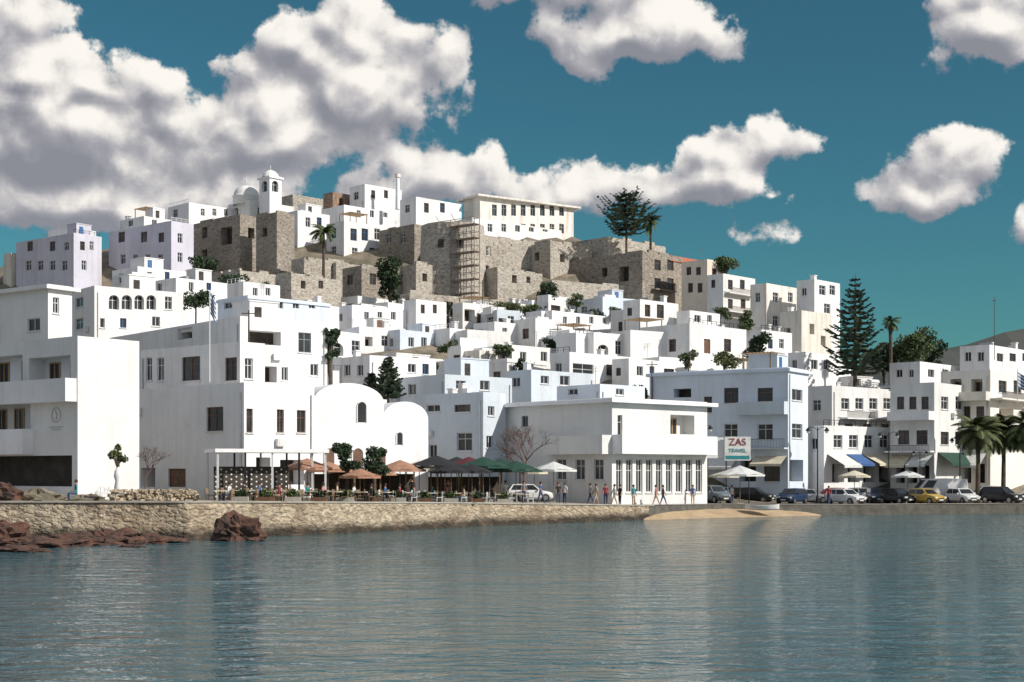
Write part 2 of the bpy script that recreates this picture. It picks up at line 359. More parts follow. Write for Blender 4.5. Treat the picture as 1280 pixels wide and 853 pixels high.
    for it in bal.split(';'):
        w_=it.split()
        if not w_: continue
        f=fl if w_[0]=='L' else fr; r=f.rect(*[float(x) for x in (w_[1],w_[3],w_[2],w_[4])]); dd=float(w_[5]); q=MB(); t0=max(0,r[0]) if r[0]>-.2 else r[0]; t1=r[1]
        f.bar(q,t0,t1,r[2]-.16,r[2],.002,dd)
        if len(w_)>6:
            q.build('balcony',m,root); q=MB(); f.bar(q,t0,t1,r[3]-.05,r[3],dd-.05,dd)
            x=t0
            while x<t1: f.bar(q,x,x+.03,r[2],r[3]-.05,dd-.04,dd-.01); x+=.16
            q.build('railing','iron' if w_[6]=='r' else 'brown',root)
        else:
            f.bar(q,t0,t1,r[2]+.001,r[3],dd-.14,dd-.002); f.bar(q,t0,t0+.14,r[2]+.001,r[3]-.003,.002,dd-.142); f.bar(q,t1-.14,t1,r[2]+.001,r[3]-.003,.002,dd-.142); q.build('balcony',m,root)
    for it in aw.split(';'):
        w_=it.split()
        if not w_: continue
        f=fl if w_[0]=='L' else fr; r=f.rect(*[float(x) for x in (w_[1],w_[3],w_[2],w_[4])]); dd=float(w_[5]); q=MB()
        q.face([f.pt(r[0],r[3],.02),f.pt(r[1],r[3],.02),f.pt(r[1],r[2],dd),f.pt(r[0],r[2],dd)],Z_); q.face([f.pt(r[0],r[2],dd),f.pt(r[1],r[2],dd),f.pt(r[1],r[2]-.25,dd),f.pt(r[0],r[2]-.25,dd)],f.n)
        q.build('awning',w_[6],root)
    if bits>=2 and fl.Len>4.5 and fr.Len>4.5 and rn.random()<.5:
        a0=rn.uniform(.5,fl.Len*.45); c0=rn.uniform(fr.Len*.25,fr.Len*.5); a1=min(fl.Len-.4,a0+rn.uniform(2,3.5)); c1=min(fr.Len-.4,c0+rn.uniform(2,4)); hh=rn.uniform(1.6,2.4)
        ctr=C+u*(a0+a1)/2+v*(c0+c1)/2; q=MB(); q.box(S(ctr,zr+hh/2),((a1-a0)/2,(c1-c0)/2,hh/2),(u,v,Z_)); q.box(S(ctr,zr+hh+.05),((a1-a0)/2+.08,(c1-c0)/2+.08,.06),(u,v,Z_)); rr=q.build('roof_room',m,root)
        q=MB(); f2=Face(C+u*a0+v*c0,v,-u,c1-c0); f2.bar(q,.5,1.2,zr+.02,zr+min(1.9,hh-.2),.003,.04); q.build('door',rn.choice(['brown','bluep','dark']),rr)
    if bits>=2 and rn.random()<.4:
        k=rn.random()
        if k<.55:
            f=rn.choice((fl,fr)); q=MB(); f.bar(q,.1,f.Len-.1,zt+.55,zt+.6,-.17,-.12); f.bar(q,.1,f.Len-.1,zt+.28,zt+.31,-.16,-.13); x=.1
            while x<f.Len-.1: f.bar(q,x,x+.05,zt-.005,zt+.55,-.17,-.12); x+=.9
            q.build('railing','iron' if k<.3 else 'framew',root)
        elif fl.Len>4 and fr.Len>4:
            q=MB(); a0,c0=fl.Len*.15,fr.Len*.2; aw_,cw=min(3,fl.Len*.6),min(3.4,fr.Len*.6)
            for a in (a0,a0+aw_):
                for c in (c0,c0+cw): p0=S(C+u*a+v*c,zr); q.box(p0+Z_*1.1,(.05,.05,1.1),(u,v,Z_))
            x=a0-.15
            while x<a0+aw_+.2: p0=S(C+u*x+v*(c0+cw/2),zr+2.24); q.box(p0,(.05,cw/2+.2,.04),(u,v,Z_)); x+=.4
            q.build('roof_pergola','wood',root)
    if bits and fl.Len>2.5 and fr.Len>2.5:
        for i in range(rn.randint(0,bits+1)):
            a,c=rn.uniform(.5,fl.Len-.5),rn.uniform(.5,fr.Len-.5); p0=S(C+u*a+v*c,zr); k=rn.random(); q=MB()
            if k<.4:
                h=rn.uniform(.9,1.5); q.box(p0+Z_*h/2,(.3,.3,h/2),(u,v,Z_)); q.box(p0+Z_*(h+.06),(.38,.38,.06),(u,v,Z_)); q.build('chimney','white',rf)
            elif k<.75:
                h=rn.uniform(1.8,3.); q.tube([p0,p0+Z_*h],.022,5)
                for j in range(4): q.tube([p0+Z_*(h-.15*j)-X_*(.5-.06*j),p0+Z_*(h-.15*j)+X_*(.5-.06*j)],.012,4)
                q.build('antenna','steel',rf)
            elif k<.9:
                q.box(p0+Z_*.5,(.7,.6,.06),(u,v,Z_)); q.tube([p0+Z_*.9-u*.8,p0+Z_*.9+u*.8],.3,10); q.build('water_tank','rim',rf)
            else:
                h=1.; q.box(p0+Z_*h/2,(rn.uniform(.7,1.4),1.,h/2),(u,v,Z_)); q.build('roof_hut','white',rf)
    return root,fl,fr,zt,rf
H=house
# front row
h1=H('long white waterfront hotel with stacked balconies at the left edge',-45,97,174,420,612,95,38,'clean',
 '-28 446 28 478 r;36 446 88 478 r;-28 505 38 538 r;-30 570 90 608 o','',bal='L -40 96 478 503 .9;L -40 42 538 566 .9',name='hotel_building',cat='hotel',bits=0)
H('tall white block with projecting roof slab above the waterfront hotel',-30,60,90,355,450,118,35,'clean','-18 372 -2 392 w;34 398 50 414 w','66 372 74 392 w',cor=.5,bits=0)
H('white house with a four-arch loggia on the left slope',88,118,229,357,425,150,52,'white','94 372 104 384 w;94 398 104 412 w','136 369 149 387 a;152 369 165 387 a;168 369 180 387 a;183 369 195 387 a;206 371 215 387 w;125 398 131 410 w;150 398 158 410 b;190 396 200 408 w')
H('small white roof room standing above the arched loggia',140,165,192,340,360,158,50,'white','148 346 154 354 w','174 346 180 354 w',bits=0)
H('broad white house with a wide dark terrace opening below its parapet',137,300,409,395,485,122,50,'white','150 402 160 418 w;222 410 240 424 o','310 414 351 431 o;373 416 389 441 s;325 458 346 478 o;352 459 360 476 w;388 455 398 470 w')
h6=H('white upper storey block with four tall windows over the corner house',176,300,331,427,482,112,40,'white','182 447 190 476 w;196 447 205 476 w;227 446 250 476 n;281 447 296 476 n','306 448 316 474 w',bits=1)
h5=H('white corner house with brown shuttered windows next to the vaulted hall',163,305,393,478,612,103,43,'clean','258 509 279 539 n;176 585 194 609 o;210 586 232 609 d','308 511 316 541 n;346 512 355 541 n;371 513 382 541 n;320 572 338 606 o;350 575 380 606 o',bits=1)
H('shaded grey-white block with small windows left of the long pavilion',519,604,632,490,602,128,40,'blue','533 506 550 515 w;571 541 590 564 w;568 506 588 515 n;536 556 546 572 w','610 508 618 520 w;608 545 616 560 w')  # shade of this wall is in the bluish plaster colour
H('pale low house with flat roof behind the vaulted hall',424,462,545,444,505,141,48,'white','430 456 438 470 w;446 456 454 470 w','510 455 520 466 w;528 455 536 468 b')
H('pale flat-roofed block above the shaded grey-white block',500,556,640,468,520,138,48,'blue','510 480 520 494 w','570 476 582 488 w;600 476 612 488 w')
H('small white stepped roof room in the middle of town',540,570,604,450,472,150,48,'white','','580 456 588 464 w',bits=1)
hp9=H('long white two-storey pavilion with projecting roof slabs on the waterfront',628,765,884,497,628,121,48,'clean','652 520 660 534 s;g 690 760 3 12 574 600 w','772 519 778 545 w;838 519 868 543 r;g 768 880 9 8 574 616 w',
 bal='R 765 884 545 566 1.2;L 690 765 545 566 1.2',cor=.7,name='pavilion_building',cat='building',bits=0)
H('low white penthouse on top of the long pavilion',696,750,806,480,500,129,48,'blue','710 486 722 494 w','770 486 780 494 w',bits=1)
h10=H('four-level white apartment block with brown windows and bluish shade in its wall colour right of centre',812,985,1010,459,604,142,33,'blue','842 486 864 497 o;905 485 923 504 n;947 485 966 502 n;947 530 966 550 w;905 530 922 550 w;880 496 890 516 n;925 575 945 602 o;955 575 975 602 n;860 575 880 602 o','990 487 1003 501 w;990 530 1003 548 w;988 575 1004 602 o',bal='L 925 985 503 517 1;L 925 985 549 560 1 r',name='apartment_building',cat='apartment building',cor=.3,bits=3,aw='L 880 922 572 584 1.6 c_white;L 945 984 570 580 1.6 c_cream')  # bluish wall shade painted as plaster colour
H('two-storey white shop building with pale awnings behind the parked cars',1010,1030,1122,532,606,146,50,'white','1014 548 1022 562 w','g 1038 1115 4 11 544 560 w;g 1038 1116 4 15 580 603 o',aw='R 1034 1056 568 582 2.2 c_white;R 1058 1076 568 580 1.8 c_blue;R 1078 1114 568 580 2.2 c_cream')
H('cream-white block with small balconies behind the awning shops',1008,1040,1128,482,606,156,48,'white','1016 500 1026 514 w','g 1048 1118 4 10 498 512 w;g 1050 1118 3 10 530 545 n',bal='R 1050 1085 515 523 1 r;R 1088 1120 515 523 1')
H('white two-storey balcony house left of the right edge palms',1113,1168,1212,478,607,148,40,'white','g 1118 1164 3 9 496 512 n;g 1118 1164 2 14 538 556 n;g 1118 1164 3 11 582 604 o','g 1172 1208 2 9 496 512 w;g 1172 1208 2 10 540 556 n',bal='L 1116 1168 515 524 1.4;L 1113 1168 557 564 1.4 r',aw='L 1116 1140 568 582 2 c_cream;L 1142 1166 569 581 2 c_white;R 1172 1206 566 580 1.6 c_green')
H('cream apartment building with deep balconies at the right edge',1176,1238,1310,462,607,152,39,'cream','g 1182 1234 2 14 474 490 r;g 1182 1234 3 10 508 524 n;g 1182 1234 2 16 544 562 r;g 1182 1234 3 12 580 604 o','g 1244 1300 3 10 476 491 n;g 1244 1300 2 18 510 526 r;g 1244 1300 3 10 546 560 n',bal='L 1180 1238 491 500 1.3;L 1180 1238 527 536 1.3 r;R 1238 1300 493 501 1.3 r;R 1238 1300 528 538 1.3',aw='L 1180 1234 566 582 2.2 c_white',name='apartment_building',cat='apartment building')
H('white rooftop block behind the cream apartments at the right edge',1200,1237,1310,431,475,172,42,'white','1206 440 1214 452 w;1222 440 1230 452 w','g 1242 1290 3 8 442 452 n',bits=3)
H('pale low house with flat roof left of the cream apartments',1112,1150,1200,452,500,168,42,'white','1120 462 1128 472 w;1136 462 1142 472 w','1160 462 1168 472 w;1178 462 1186 472 w')
# right flank
H('white house with brown windows and tall parapet below the dark stone ruin',779,800,848,374,442,180,46,'white','784 385 790 395 n','806 381 813 396 n;821 381 830 398 n;808 410 815 424 n;830 410 838 424 n')
H('wide white house with two brown doors in the middle of the right slope',800,862,933,404,455,172,45,'white','812 425 820 440 n;836 424 845 440 n','880 424 888 442 d;905 424 914 440 n')
H('small white house roof step above the right slope houses',846,862,900,388,410,182,46,'white','','868 394 876 403 w;884 394 890 403 w',bits=1)
H('dark ruined stone keep with lit right flank and a small balcony',690,803,854,314,392,214,42,'stone','752 335 759 346 o;774 333 786 352 o;740 362 748 374 o','818 325 826 338 n;834 325 842 338 n;818 348 826 362 n;834 348 842 362 n',bal='R 814 840 354 363 .9 r',name='stone_building',cat='stone building',bits=0)
H('brown stone wall block between the central rampart and the ruined keep',664,688,740,303,390,220,45,'stonel','668 316 674 326 o','700 318 706 328 o',name='stone_building',cat='stone building',bits=0)
H('long pale curtain wall rising behind the keep and the annex',596,606,832,305,392,219,60,'stonel','','690 318 696 328 o',name='stone_wall',cat='wall',bits=0)
H('low pale stone terrace wall on top of the dark ruined keep',714,760,832,296,330,226,45,'stonel','','',name='stone_wall',cat='wall',bits=0)
H('long rubble retaining wall below the dark ruined keep',676,690,800,350,400,209,57,'stonel','','',name='stone_wall',cat='wall',bits=0)
H('rubble retaining wall at the foot of the pale rampart',500,512,694,366,408,202,56,'stonel','','580 382 586 392 o',name='stone_wall',cat='wall',bits=0)
H('rubble wall between the stone bastion and the rubble terrace house',364,380,436,322,352,211,46,'stonel','','',name='stone_wall',cat='wall',bits=0)
H('low rubble wall under the white house with blue windows',404,420,478,328,352,214,46,'stonel','','',name='stone_wall',cat='wall',bits=0)
H('rubble wall under the two brown stone buildings on the left',236,300,345,338,372,205,42,'stonel','','',name='stone_wall',cat='wall',bits=0)
H('peach house at the top of the right flank beside the red roof',852,884,906,324,384,212,43,'peach','858 334 864 344 n;870 334 876 344 n;860 354 866 366 n;872 354 878 366 n','890 336 896 348 n;890 356 896 368 n',bits=1)
th_=H('cream-white house with a low red tiled roof next to the dark ruined keep',828,838,884,327,345,220,45,'white','','846 331 852 339 n;864 331 870 339 n',name='tiled_house',bits=0,par=.2)
q=MB(); f=th_[2]; dl_=-f.n; zt=th_[3]; e_=.5; W2=th_[1].Len
a_=[f.pt(-e_,zt+.01,e_),f.pt(f.Len+e_,zt+.01,e_),f.pt(f.Len+e_,zt+.01,-W2-e_),f.pt(-e_,zt+.01,-W2-e_)]; r0,r1=f.pt(W2*.4,zt+1.2,-W2/2),f.pt(f.Len-W2*.4,zt+1.2,-W2/2)
q.face([a_[0],a_[1],r1,r0],Z_); q.face([a_[2],a_[3],r0,r1],Z_); q.face([a_[0],a_[3],r0],Z_); q.face([a_[1],a_[2],r1],Z_); q.face(a_,-Z_); q.build('tiled_roof','redtile',th_[0])
H('peach-white house with brown balconies on the right flank',884,904,944,342,400,207,44,'white','889 350 894 360 n','910 350 916 362 n;925 350 931 362 n;910 374 916 386 n;926 374 932 386 n',bal='R 906 938 362 368 .9 n;R 906 938 385 391 .9 n',bits=1)
H('tall cream house with stepped top at the right end of the hill',938,958,1003,354,455,200,44,'old','944 366 950 378 w','966 366 973 378 w;985 366 991 378 w;966 395 973 408 w;986 400 992 412 w',bits=1)
H('white cube house with wide windows on the right end of the hilltop',996,1018,1050,349,405,197,44,'white','1002 360 1008 370 w','1024 357 1032 369 w;1037 357 1044 369 w;1030 380 1038 392 w',bits=1)
H('rough cream retaining house below the white cube house on the right',975,1002,1040,388,475,190,44,'old','982 410 988 420 o','1012 405 1018 418 o;1026 420 1032 432 o')
H('white low house beside the cream retaining house',930,952,990,412,470,182,44,'white','936 425 942 436 w','960 424 966 436 b;974 424 980 436 w')
H('white cottage below the cream retaining house',985,1005,1045,440,490,172,43,'white','990 450 996 462 w','1014 450 1022 462 w;1030 450 1036 462 w')
# central castle
H('great pale stone rampart building with rows of windows at the castle centre',545,592,678,292,388,217,47,'stonel','556 312 563 324 w;572 312 579 324 w;556 340 563 352 w','g 602 672 4 6 308 320 w;604 332 611 346 n;630 334 636 345 n;652 336 659 346 o;612 360 618 370 o',name='stone_building',cat='stone building',bits=0)
H('lower pale stone annex at the foot of the central rampart',606,622,678,336,392,212,50,'stonel','','640 344 646 354 o;658 346 663 354 o',name='stone_building',cat='stone building',bits=0)
q=MB(); rb_=thing('stone_bastion','rounded pale stone bastion behind the scaffolding','stone tower',P(566,388,215)); c=P(566,388,215); c.z=0; zt=P(566,284,215).z; q.lathe([(5.3,18),(4.9,zt-3),(4.75,zt),(4.3,zt),(4.3,zt-.6),(.05,zt-.6)],c,28); q.build('wall','stonel',rb_)
for a in (-1.9,-1.3): q=MB(); d=Vector((math.cos(a),math.sin(a),0)); e=d.cross(Z_); q.box(c+d*4.86+Z_*(zt-3.2),(.12,.45,.6),(d,e,Z_)); q.build('window','dark',rb_)
H('brown stone house with three windows left of the scaffolding',474,518,600,280,345,224,47,'stone','482 292 489 304 w;500 292 507 304 w','g 528 560 3 6 291 304 w;534 318 541 330 w',name='stone_building',cat='stone building',bits=1)
H('old rubble stone house beside the dark cypress',500,520,562,330,382,208,46,'stonel','','528 342 534 352 o;545 342 551 352 o',name='stone_building',cat='stone building',bits=0)
H('rubble terrace house with brown window left of the dark cypress',428,452,502,332,382,205,46,'stone','434 344 441 356 n','462 342 470 356 n;484 344 490 356 o',name='stone_building',cat='stone building',bits=0)
H('large pale hilltop mansion with heavy cornice and a row of tall windows',580,600,717,243,310,240,56,'old','','g 612 708 8 6 256 270 s;g 612 708 8 6 280 292 y',cor=.9,par=.4,name='mansion',cat='mansion',bits=0)
H('white terrace block in front of the pale hilltop mansion',566,590,702,272,320,231,50,'white','','g 604 690 5 6 280 290 w',bits=1)
H('white flat-roofed house left of the pale hilltop mansion',500,520,577,246,290,234,47,'white','506 256 512 266 w','530 254 536 266 n;550 254 556 266 b',bits=1)
H('white hilltop house beside the tall mast',437,456,502,230,268,241,46,'white','442 240 448 250 w','464 238 469 248 n;480 238 485 248 n',bits=1)
H('reddish brick ruin on the skyline left of the mast',404,416,442,240,270,243,46,'brick','','424 248 429 257 o',name='stone_ruin',cat='ruin',bits=0)
H('white house with blue windows right of the hilltop palm',408,430,484,276,335,228,46,'white','414 286 420 298 b;414 308 420 320 w','438 286 446 301 b;452 286 460 301 b;468 286 475 300 w;440 310 447 322 w;462 310 469 322 b')
H('white low skyline house below the brick ruin',395,430,500,256,285,236,46,'white','','g 440 490 3 5 263 272 w')
H('white long skyline house right of the bell tower',350,372,412,263,310,232,46,'white','','382 272 388 284 w;396 272 402 284 b')
ch=H('white hilltop church body beneath the dome',285,312,368,250,285,240,46,'clean','292 260 298 272 a','322 258 330 272 a;342 258 350 272 a',name='church',cat='church',bits=0,par=.3)
H('white skyline house left of the church',210,236,300,253,290,237,46,'white','216 262 222 272 w','g 246 290 3 5 261 270 w')
H('pale stone-topped skyline wall behind the church',352,366,404,243,262,252,46,'stonel','','',name='stone_wall',cat='wall',bits=0)
bt=H('white square bell tower with arched openings on the skyline',324,337,352,219,262,238,45,'clean','327 226 334 240 a','340 226 348 240 a',name='bell_tower',cat='bell tower',bits=0,par=.1,cor=.25)
H('brown stone house with two tall openings left of the stone bastion',240,300,345,269,352,220,42,'stone','252 284 259 298 o;276 284 290 306 o;252 312 259 322 o','310 285 318 298 o',name='stone_building',cat='stone building',bits=0)
H('tall square brown stone bastion below the church',320,346,368,265,352,214,43,'stone','328 285 334 296 o','',name='stone_bastion',cat='stone tower',bits=0)
H('house with brown windows and lavender shade in its wall colour on the left skyline',136,214,242,276,350,217,40,'lav_shade','148 290 156 303 n;176 290 184 303 n;198 291 205 303 n;g 146 208 4 6 318 330 w','222 292 228 304 w;222 316 228 328 w')  # lavender wall shade painted as plaster colour
H('house row with small windows and lavender shade in its wall colour at the far left skyline',20,92,127,291,360,213,38,'lav_shade','34 302 41 314 n;62 302 69 314 n;80 303 86 313 w;g 28 88 4 7 326 338 w','100 302 106 313 n;112 302 117 313 w;102 326 108 338 w')  # same lavender shade in the wall colour
H('white roof room on the lavender-shaded row',60,84,120,284,296,221,40,'white','','',bits=1)
H('narrow beige house at the extreme left skyline',4,14,26,316,362,222,38,'old','','',bits=0)
H('white skyline block behind the lavender-shaded house',150,180,214,270,290,226,42,'white','160 275 166 283 w','190 275 196 283 w')
H('small white houses step below the lavender-shaded house',140,172,236,333,372,192,43,'white','148 342 154 352 w','184 340 190 350 w;206 340 212 350 b')
H('white low house behind the arched loggia',188,220,284,347,382,178,43,'white','196 354 202 364 w','236 353 242 363 w;258 353 264 363 b')
H('long white flat roof with blue-grey rim above the broad terrace house',272,310,412,369,400,168,45,'blue','280 378 290 386 w','g 320 400 4 8 377 386 w',cor=.15)
H('pale stone house below the stone bastion',344,364,426,343,380,192,45,'stonel','','376 351 382 361 o;398 351 404 361 n',name='stone_building',cat='stone building',bits=0)
H('white house left of the pale stone house under the bastion',282,304,350,352,385,184,44,'white','','316 360 322 370 w;332 360 338 370 w')
H('tall white house with stepped roof left of the central hillside',416,440,508,381,440,182,46,'white','422 392 428 402 w','g 450 500 3 6 390 400 w;g 450 500 3 6 414 424 w')
H('white cube house above the blue-shaded row house',505,520,558,374,415,187,46,'white','','526 381 531 392 n;541 381 546 392 n')
H('row house with five small windows and bluish shade in its wall colour at mid hill',441,500,592,412,450,174,42,'blue','g 446 496 3 7 423 434 w','g 506 586 5 7 422 434 w')  # shaded front painted with the bluish plaster
H('white hillside house left of the wide-roofed houses',592,618,668,402,448,179,46,'white','598 412 604 422 w','628 410 634 420 w;648 410 654 422 n')
H('white house with four small windows under the castle annex',664,690,770,388,435,188,46,'white','670 396 676 406 w','g 698 764 4 5 396 405 w')
H('white house with broad terrace at mid hill centre',600,640,718,431,475,166,45,'white','608 442 616 452 w;622 442 630 452 b','650 440 658 452 w;676 440 684 452 w;700 440 706 450 n',bal='R 644 714 455 461 1.4')
H('white house with wide glazed window left of the apartment block',688,712,794,440,498,158,45,'white','694 454 702 466 w','716 455 742 475 w;758 456 768 470 n;776 456 782 468 w')
H('grey-white house with narrow terrace over the long pavilion',632,664,742,462,505,148,45,'blue','640 472 650 484 w','676 470 686 480 w;700 470 712 482 w',bits=1)
H('white cottage right of the wide glazed window house',765,786,830,448,500,160,44,'white','770 460 776 470 n','796 458 804 470 w;812 458 818 468 b')
H('small white cube house under the great rampart',690,712,766,412,445,178,46,'white','','722 420 728 430 n;742 420 748 430 w')
H('white cube house above the broad terrace house',345,366,424,378,420,176,45,'white','350 388 356 398 w','378 388 384 398 w;400 388 406 398 w')
# fillers on the hillside
rf_=random.Random(5); cnt=0
for i in range(9000):
    if cnt>=92: break
    px=rf_.uniform(60,1095); Y=rf_.uniform(150,204); X=(px-640)/F*Y; w=rf_.uniform(3.4,9.5)
    if any((Vector((X,Y,0))-Vector((f.x,f.y,0))).length<(r*.5+w*.45) for f,r in FOOT): continue
    z=T(X,Y)
    if z<6: continue
    py=HZ-(z-CH)*F/Y; s=F/Y; hh=rf_.uniform(2.6,4.8)*s; th=rf_.uniform(32,60); a=w*s*rf_.uniform(.2,.7); c=w*s*rf_.uniform(.6,1.2); cnt+=1
    Ls='%g %g %g %g %s'%(px-a*.6,py-hh*.66,px-a*.6+1.*s*.8,py-hh*.66+1.3*s,rf_.choice('wn')) if rf_.random()<.6 else ''
    nn_=3 if c/s<6 else 4
    Rs=';'.join('%g %g %g %g %s'%(px+c*(k+rf_.uniform(.15,.45))/nn_,py-hh*rf_.uniform(.55,.74),px+c*(k+.35)/nn_+rf_.uniform(.8,1.5)*s,py-hh*.5+(1.6 if t_=='d' else .8)*s,t_) for k in range(nn_) for t_ in [rf_.choice('wwnnbkd' if k else 'wnoar')] if rf_.random()<.6)
    H('small whitewashed house packed among the larger hillside houses',px-a,px,px+c,py-hh,py,Y,th,rf_.choice(['white','white','white','clean','clean','blue','old']),Ls,Rs,group='small houses on the hillside',bits=2,cor=.1 if rf_.random()<.2 else 0)
# dome, tower cap, mast
q=MB(); dc=P(308,250,243); q.lathe([(2.3,-1),(2.3,.4),(2.4,.5),(2.2,.55)]+[(2.2*math.cos(a),.55+1.9*math.sin(a)) for a in [i*math.pi/16 for i in range(1,8)]]+[(.02,2.45)],dc,20); q.tube([dc+Z_*2.4,dc+Z_*3.6],.06,5); q.tube([dc+Z_*3.2-X_*.35,dc+Z_*3.2+X_*.35],.05,5)
q.build('dome','clean',ch[0],True)
q=MB(); tc=(bt[1].C+bt[1].d*bt[1].Len*.5+bt[2].d*bt[2].Len*.5); tc=Vector((tc.x,tc.y,bt[3])); q.lathe([(1.5,-.05),(1.3,.5),(.8,1),(.05,1.3)],tc,12); q.tube([tc+Z_*1.2,tc+Z_*2],.05,5); q.build('cap','clean',bt[0],True)
m_=thing('chimney_mast','tall slim white chimney mast on the skyline',"chimney",P(497,262,240)); q=MB(); a=P(497,262,240); q.tube([a,P(497,222,240)],[.4,.3],8); q.build('shaft','white',m_); q=MB(); q.tube([P(497,222,240),P(497,218,240)],.5,8); q.build('cap','old',m_)
# vaulted hall
vh=thing('vaulted_hall','white waterfront hall with two rounded barrel-vault gables','hall',P(392,606,113)); t=R_(60); v=Vector((math.sin(t),math.cos(t),0)); u=Vector((-math.cos(t),math.sin(t),0))
ff=Face(P(392,606,113),v,-u,0); ta,tb=ff.sol(480),ff.sol(537); q=MB(); g0=1.0
for (t0,t1,ys,yp,o) in ((0,ta,503,479,0),(ta+.003,tb,524,502,.25)):
    Yd=ff.C.y+v.y*(t0+t1)/2; zs=CH+(HZ-ys)/F*Yd; zp=CH+(HZ-yp)/F*Yd
    arc=[((t0+t1)/2-(t1-t0)/2*math.cos(x),zs+(zp-zs)*math.sin(x)) for x in [i*math.pi/20 for i in range(21)]]
    fr_=[(t0,g0)]+arc+[(t1,g0)]; A=[ff.pt(a,z,-o) for a,z in fr_]; B=[ff.pt(a,z,-13) for a,z in fr_]
    q.face(A,-u); q.face(B,u)
    for i in range(len(A)-1):
        mid=(A[i]+A[i+1])/2-ff.pt((t0+t1)/2,zs-3,-o); q.face([A[i],A[i+1],B[i+1],B[i]],mid)
q.build('wall','clean',vh)
for px0,py0,px1,py1,nm in ((446,502,458,528,'window'),(405,560,418,600,'door'),(440,560,454,600,'door'),(470,560,482,600,'door'),(497,540,505,556,'window')):
    r=ff.rect(px0,py0,px1,py1); q=MB(); o=.01 if px0<480 else -.24
    t0,t1,a,c=r; r_=(t1-t0)/2; arcp=[((t0+t1)/2-r_*math.cos(x),c-r_+r_*math.sin(x)) for x in [i*math.pi/10 for i in range(11)]]
    out=[(t0,a)]+arcp+[(t1,a)]
    q.tube([ff.pt(x,z,o+.02) for x,z in out],.07,6); w_=q.build(nm,'clean',vh); q=MB(); q.face([ff.pt(x,z,o+.015) for x,z in out],-u); q.build('pane','glass' if nm=='window' else 'brown',w_)
# emblem on hotel
f=h1[1]; r=f.rect(58,509,83,529); cx,cz=(r[0]+r[1])/2,(r[2]+r[3])/2; rr=.5
q=MB(); q.tube([f.pt(cx+rr*math.cos(a),cz+rr*math.sin(a),.03) for a in [i*math.pi/12 for i in range(25)]],.022,5); q.tube([f.pt(cx,cz-.3,.03),f.pt(cx-.12,cz,.03),f.pt(cx+.1,cz+.3,.03)],.03,5)
for k in range(2): f.bar(q,cx-.75+.2*k,cx+.75-.2*k,cz-.85-.17*k,cz-.79-.17*k,.005,.02)
q.build('wall_emblem','c_pale',h1[0])
def text(s,size,loc,rz,mat,parent,name,ex=.01):
    cu=bpy.data.curves.new(name,'FONT'); cu.body=s; cu.size=size; cu.extrude=ex; cu.align_x='CENTER'; cu.align_y='CENTER'; o=bpy.data.objects.new(name,cu); COL.objects.link(o)
    bpy.context.view_layer.update(); me=bpy.data.meshes.new_from_object(o.evaluated_get(bpy.context.evaluated_depsgraph_get())); bpy.data.objects.remove(o)
    o=bpy.data.objects.new(name,me); COL.objects.link(o); me.materials.clear(); me.materials.append(MT[mat]); o.parent=parent; o.location=Vector(loc)-W(parent); o.rotation_euler=(math.pi/2,0,rz); return o
for lab,px,pyb,pyt,Y,sz in (('tall thin pole with a blue and white striped flag on the white upper block',262,478,364,108,.11),('pole with a blue and white striped flag on the right edge apartment roof',1272,505,462,144,.3)):
    fp=thing('flag_pole',lab,'flagpole',P(px,pyb,Y)); q=MB(); q.tube([P(px,pyb,Y),P(px,pyt,Y)],.045,6); pl=q.build('pole','framew',fp)
    q=MB(); top=P(px,pyt+3,Y)
    for i in range(9):
        for j in range(4):
            o=lambda jj,ii:top+X_*(.05+sz*1.0*jj)-Z_*(.17*ii+.2*jj)+Y_*.12*math.sin(jj*1.7)
            q.face([o(j,i),o(j+1,i),o(j+1,i+1),o(j,i+1)],-Y_,i%2)
    q.build('flag',['bluep','c_white'],fp)
for lab,px,y0,y1,Y,hr in (('dark wooden utility pole behind the white corner house',311,388,440,118,.1),('thin wooden utility pole below the central rampart',603,350,400,200,.1),('slim pole with crossbar left of the apartment block',815,452,500,150,.09),('thin tall mast above the right edge rooftops',1243,372,440,170,.05)):
    up=thing('utility_pole',lab,'utility pole',P(px,y1,Y)); q=MB(); q.tube([P(px,y1+10,Y),P(px,y0,Y)],[hr,hr*.6],7); q.build('pole','bark',up); q=MB(); q.box(P(px,y0+4,Y),(.6 if hr>.06 else .2,.04,.04)); q.build('crossbar','bark',up)
# scaffolding
sf=thing('scaffolding','steel tube scaffolding standing against the central stone rampart','scaffolding',P(570,385,206)); 
tt=R_(38); dl=Vector((-math.cos(tt),math.sin(tt),0)); C0=P(602,388,208.5); nn=Vector((-math.sin(tt),-math.cos(tt),0)); zt=P(594,274,209).z
for k in range(7):
    for o in (.5,1.7):
        q=MB(); a=C0+dl*k*1.5+nn*o; q.tube([Vector((a.x,a.y,T(a.x,a.y)-.3)),Vector((a.x,a.y,zt-(k%3)*.7))],.06,5); q.build('upright','steel',sf)
for j in range(6):
    z=zt-1-2.*j; q=MB()
    for o in (.5,1.7): a=C0+nn*o; a=Vector((a.x,a.y,z)); q.tube([a,a+dl*9],.06,5); q.tube([a+Z_,a+Z_+dl*9],.05,5)
    for k in range(0,6,2): a=C0+nn*1.7+dl*k*1.5; q.tube([Vector((a.x,a.y,z)),Vector((a.x,a.y,z+2))+dl*1.5],.045,4)
    q.build('ledger','steel',sf); q=MB(); a=C0+nn*1.1+dl*4.5; q.box((a.x,a.y,z+.09),(4.5,.5,.05),(dl,nn,Z_)); q.build('platform','wood',sf)
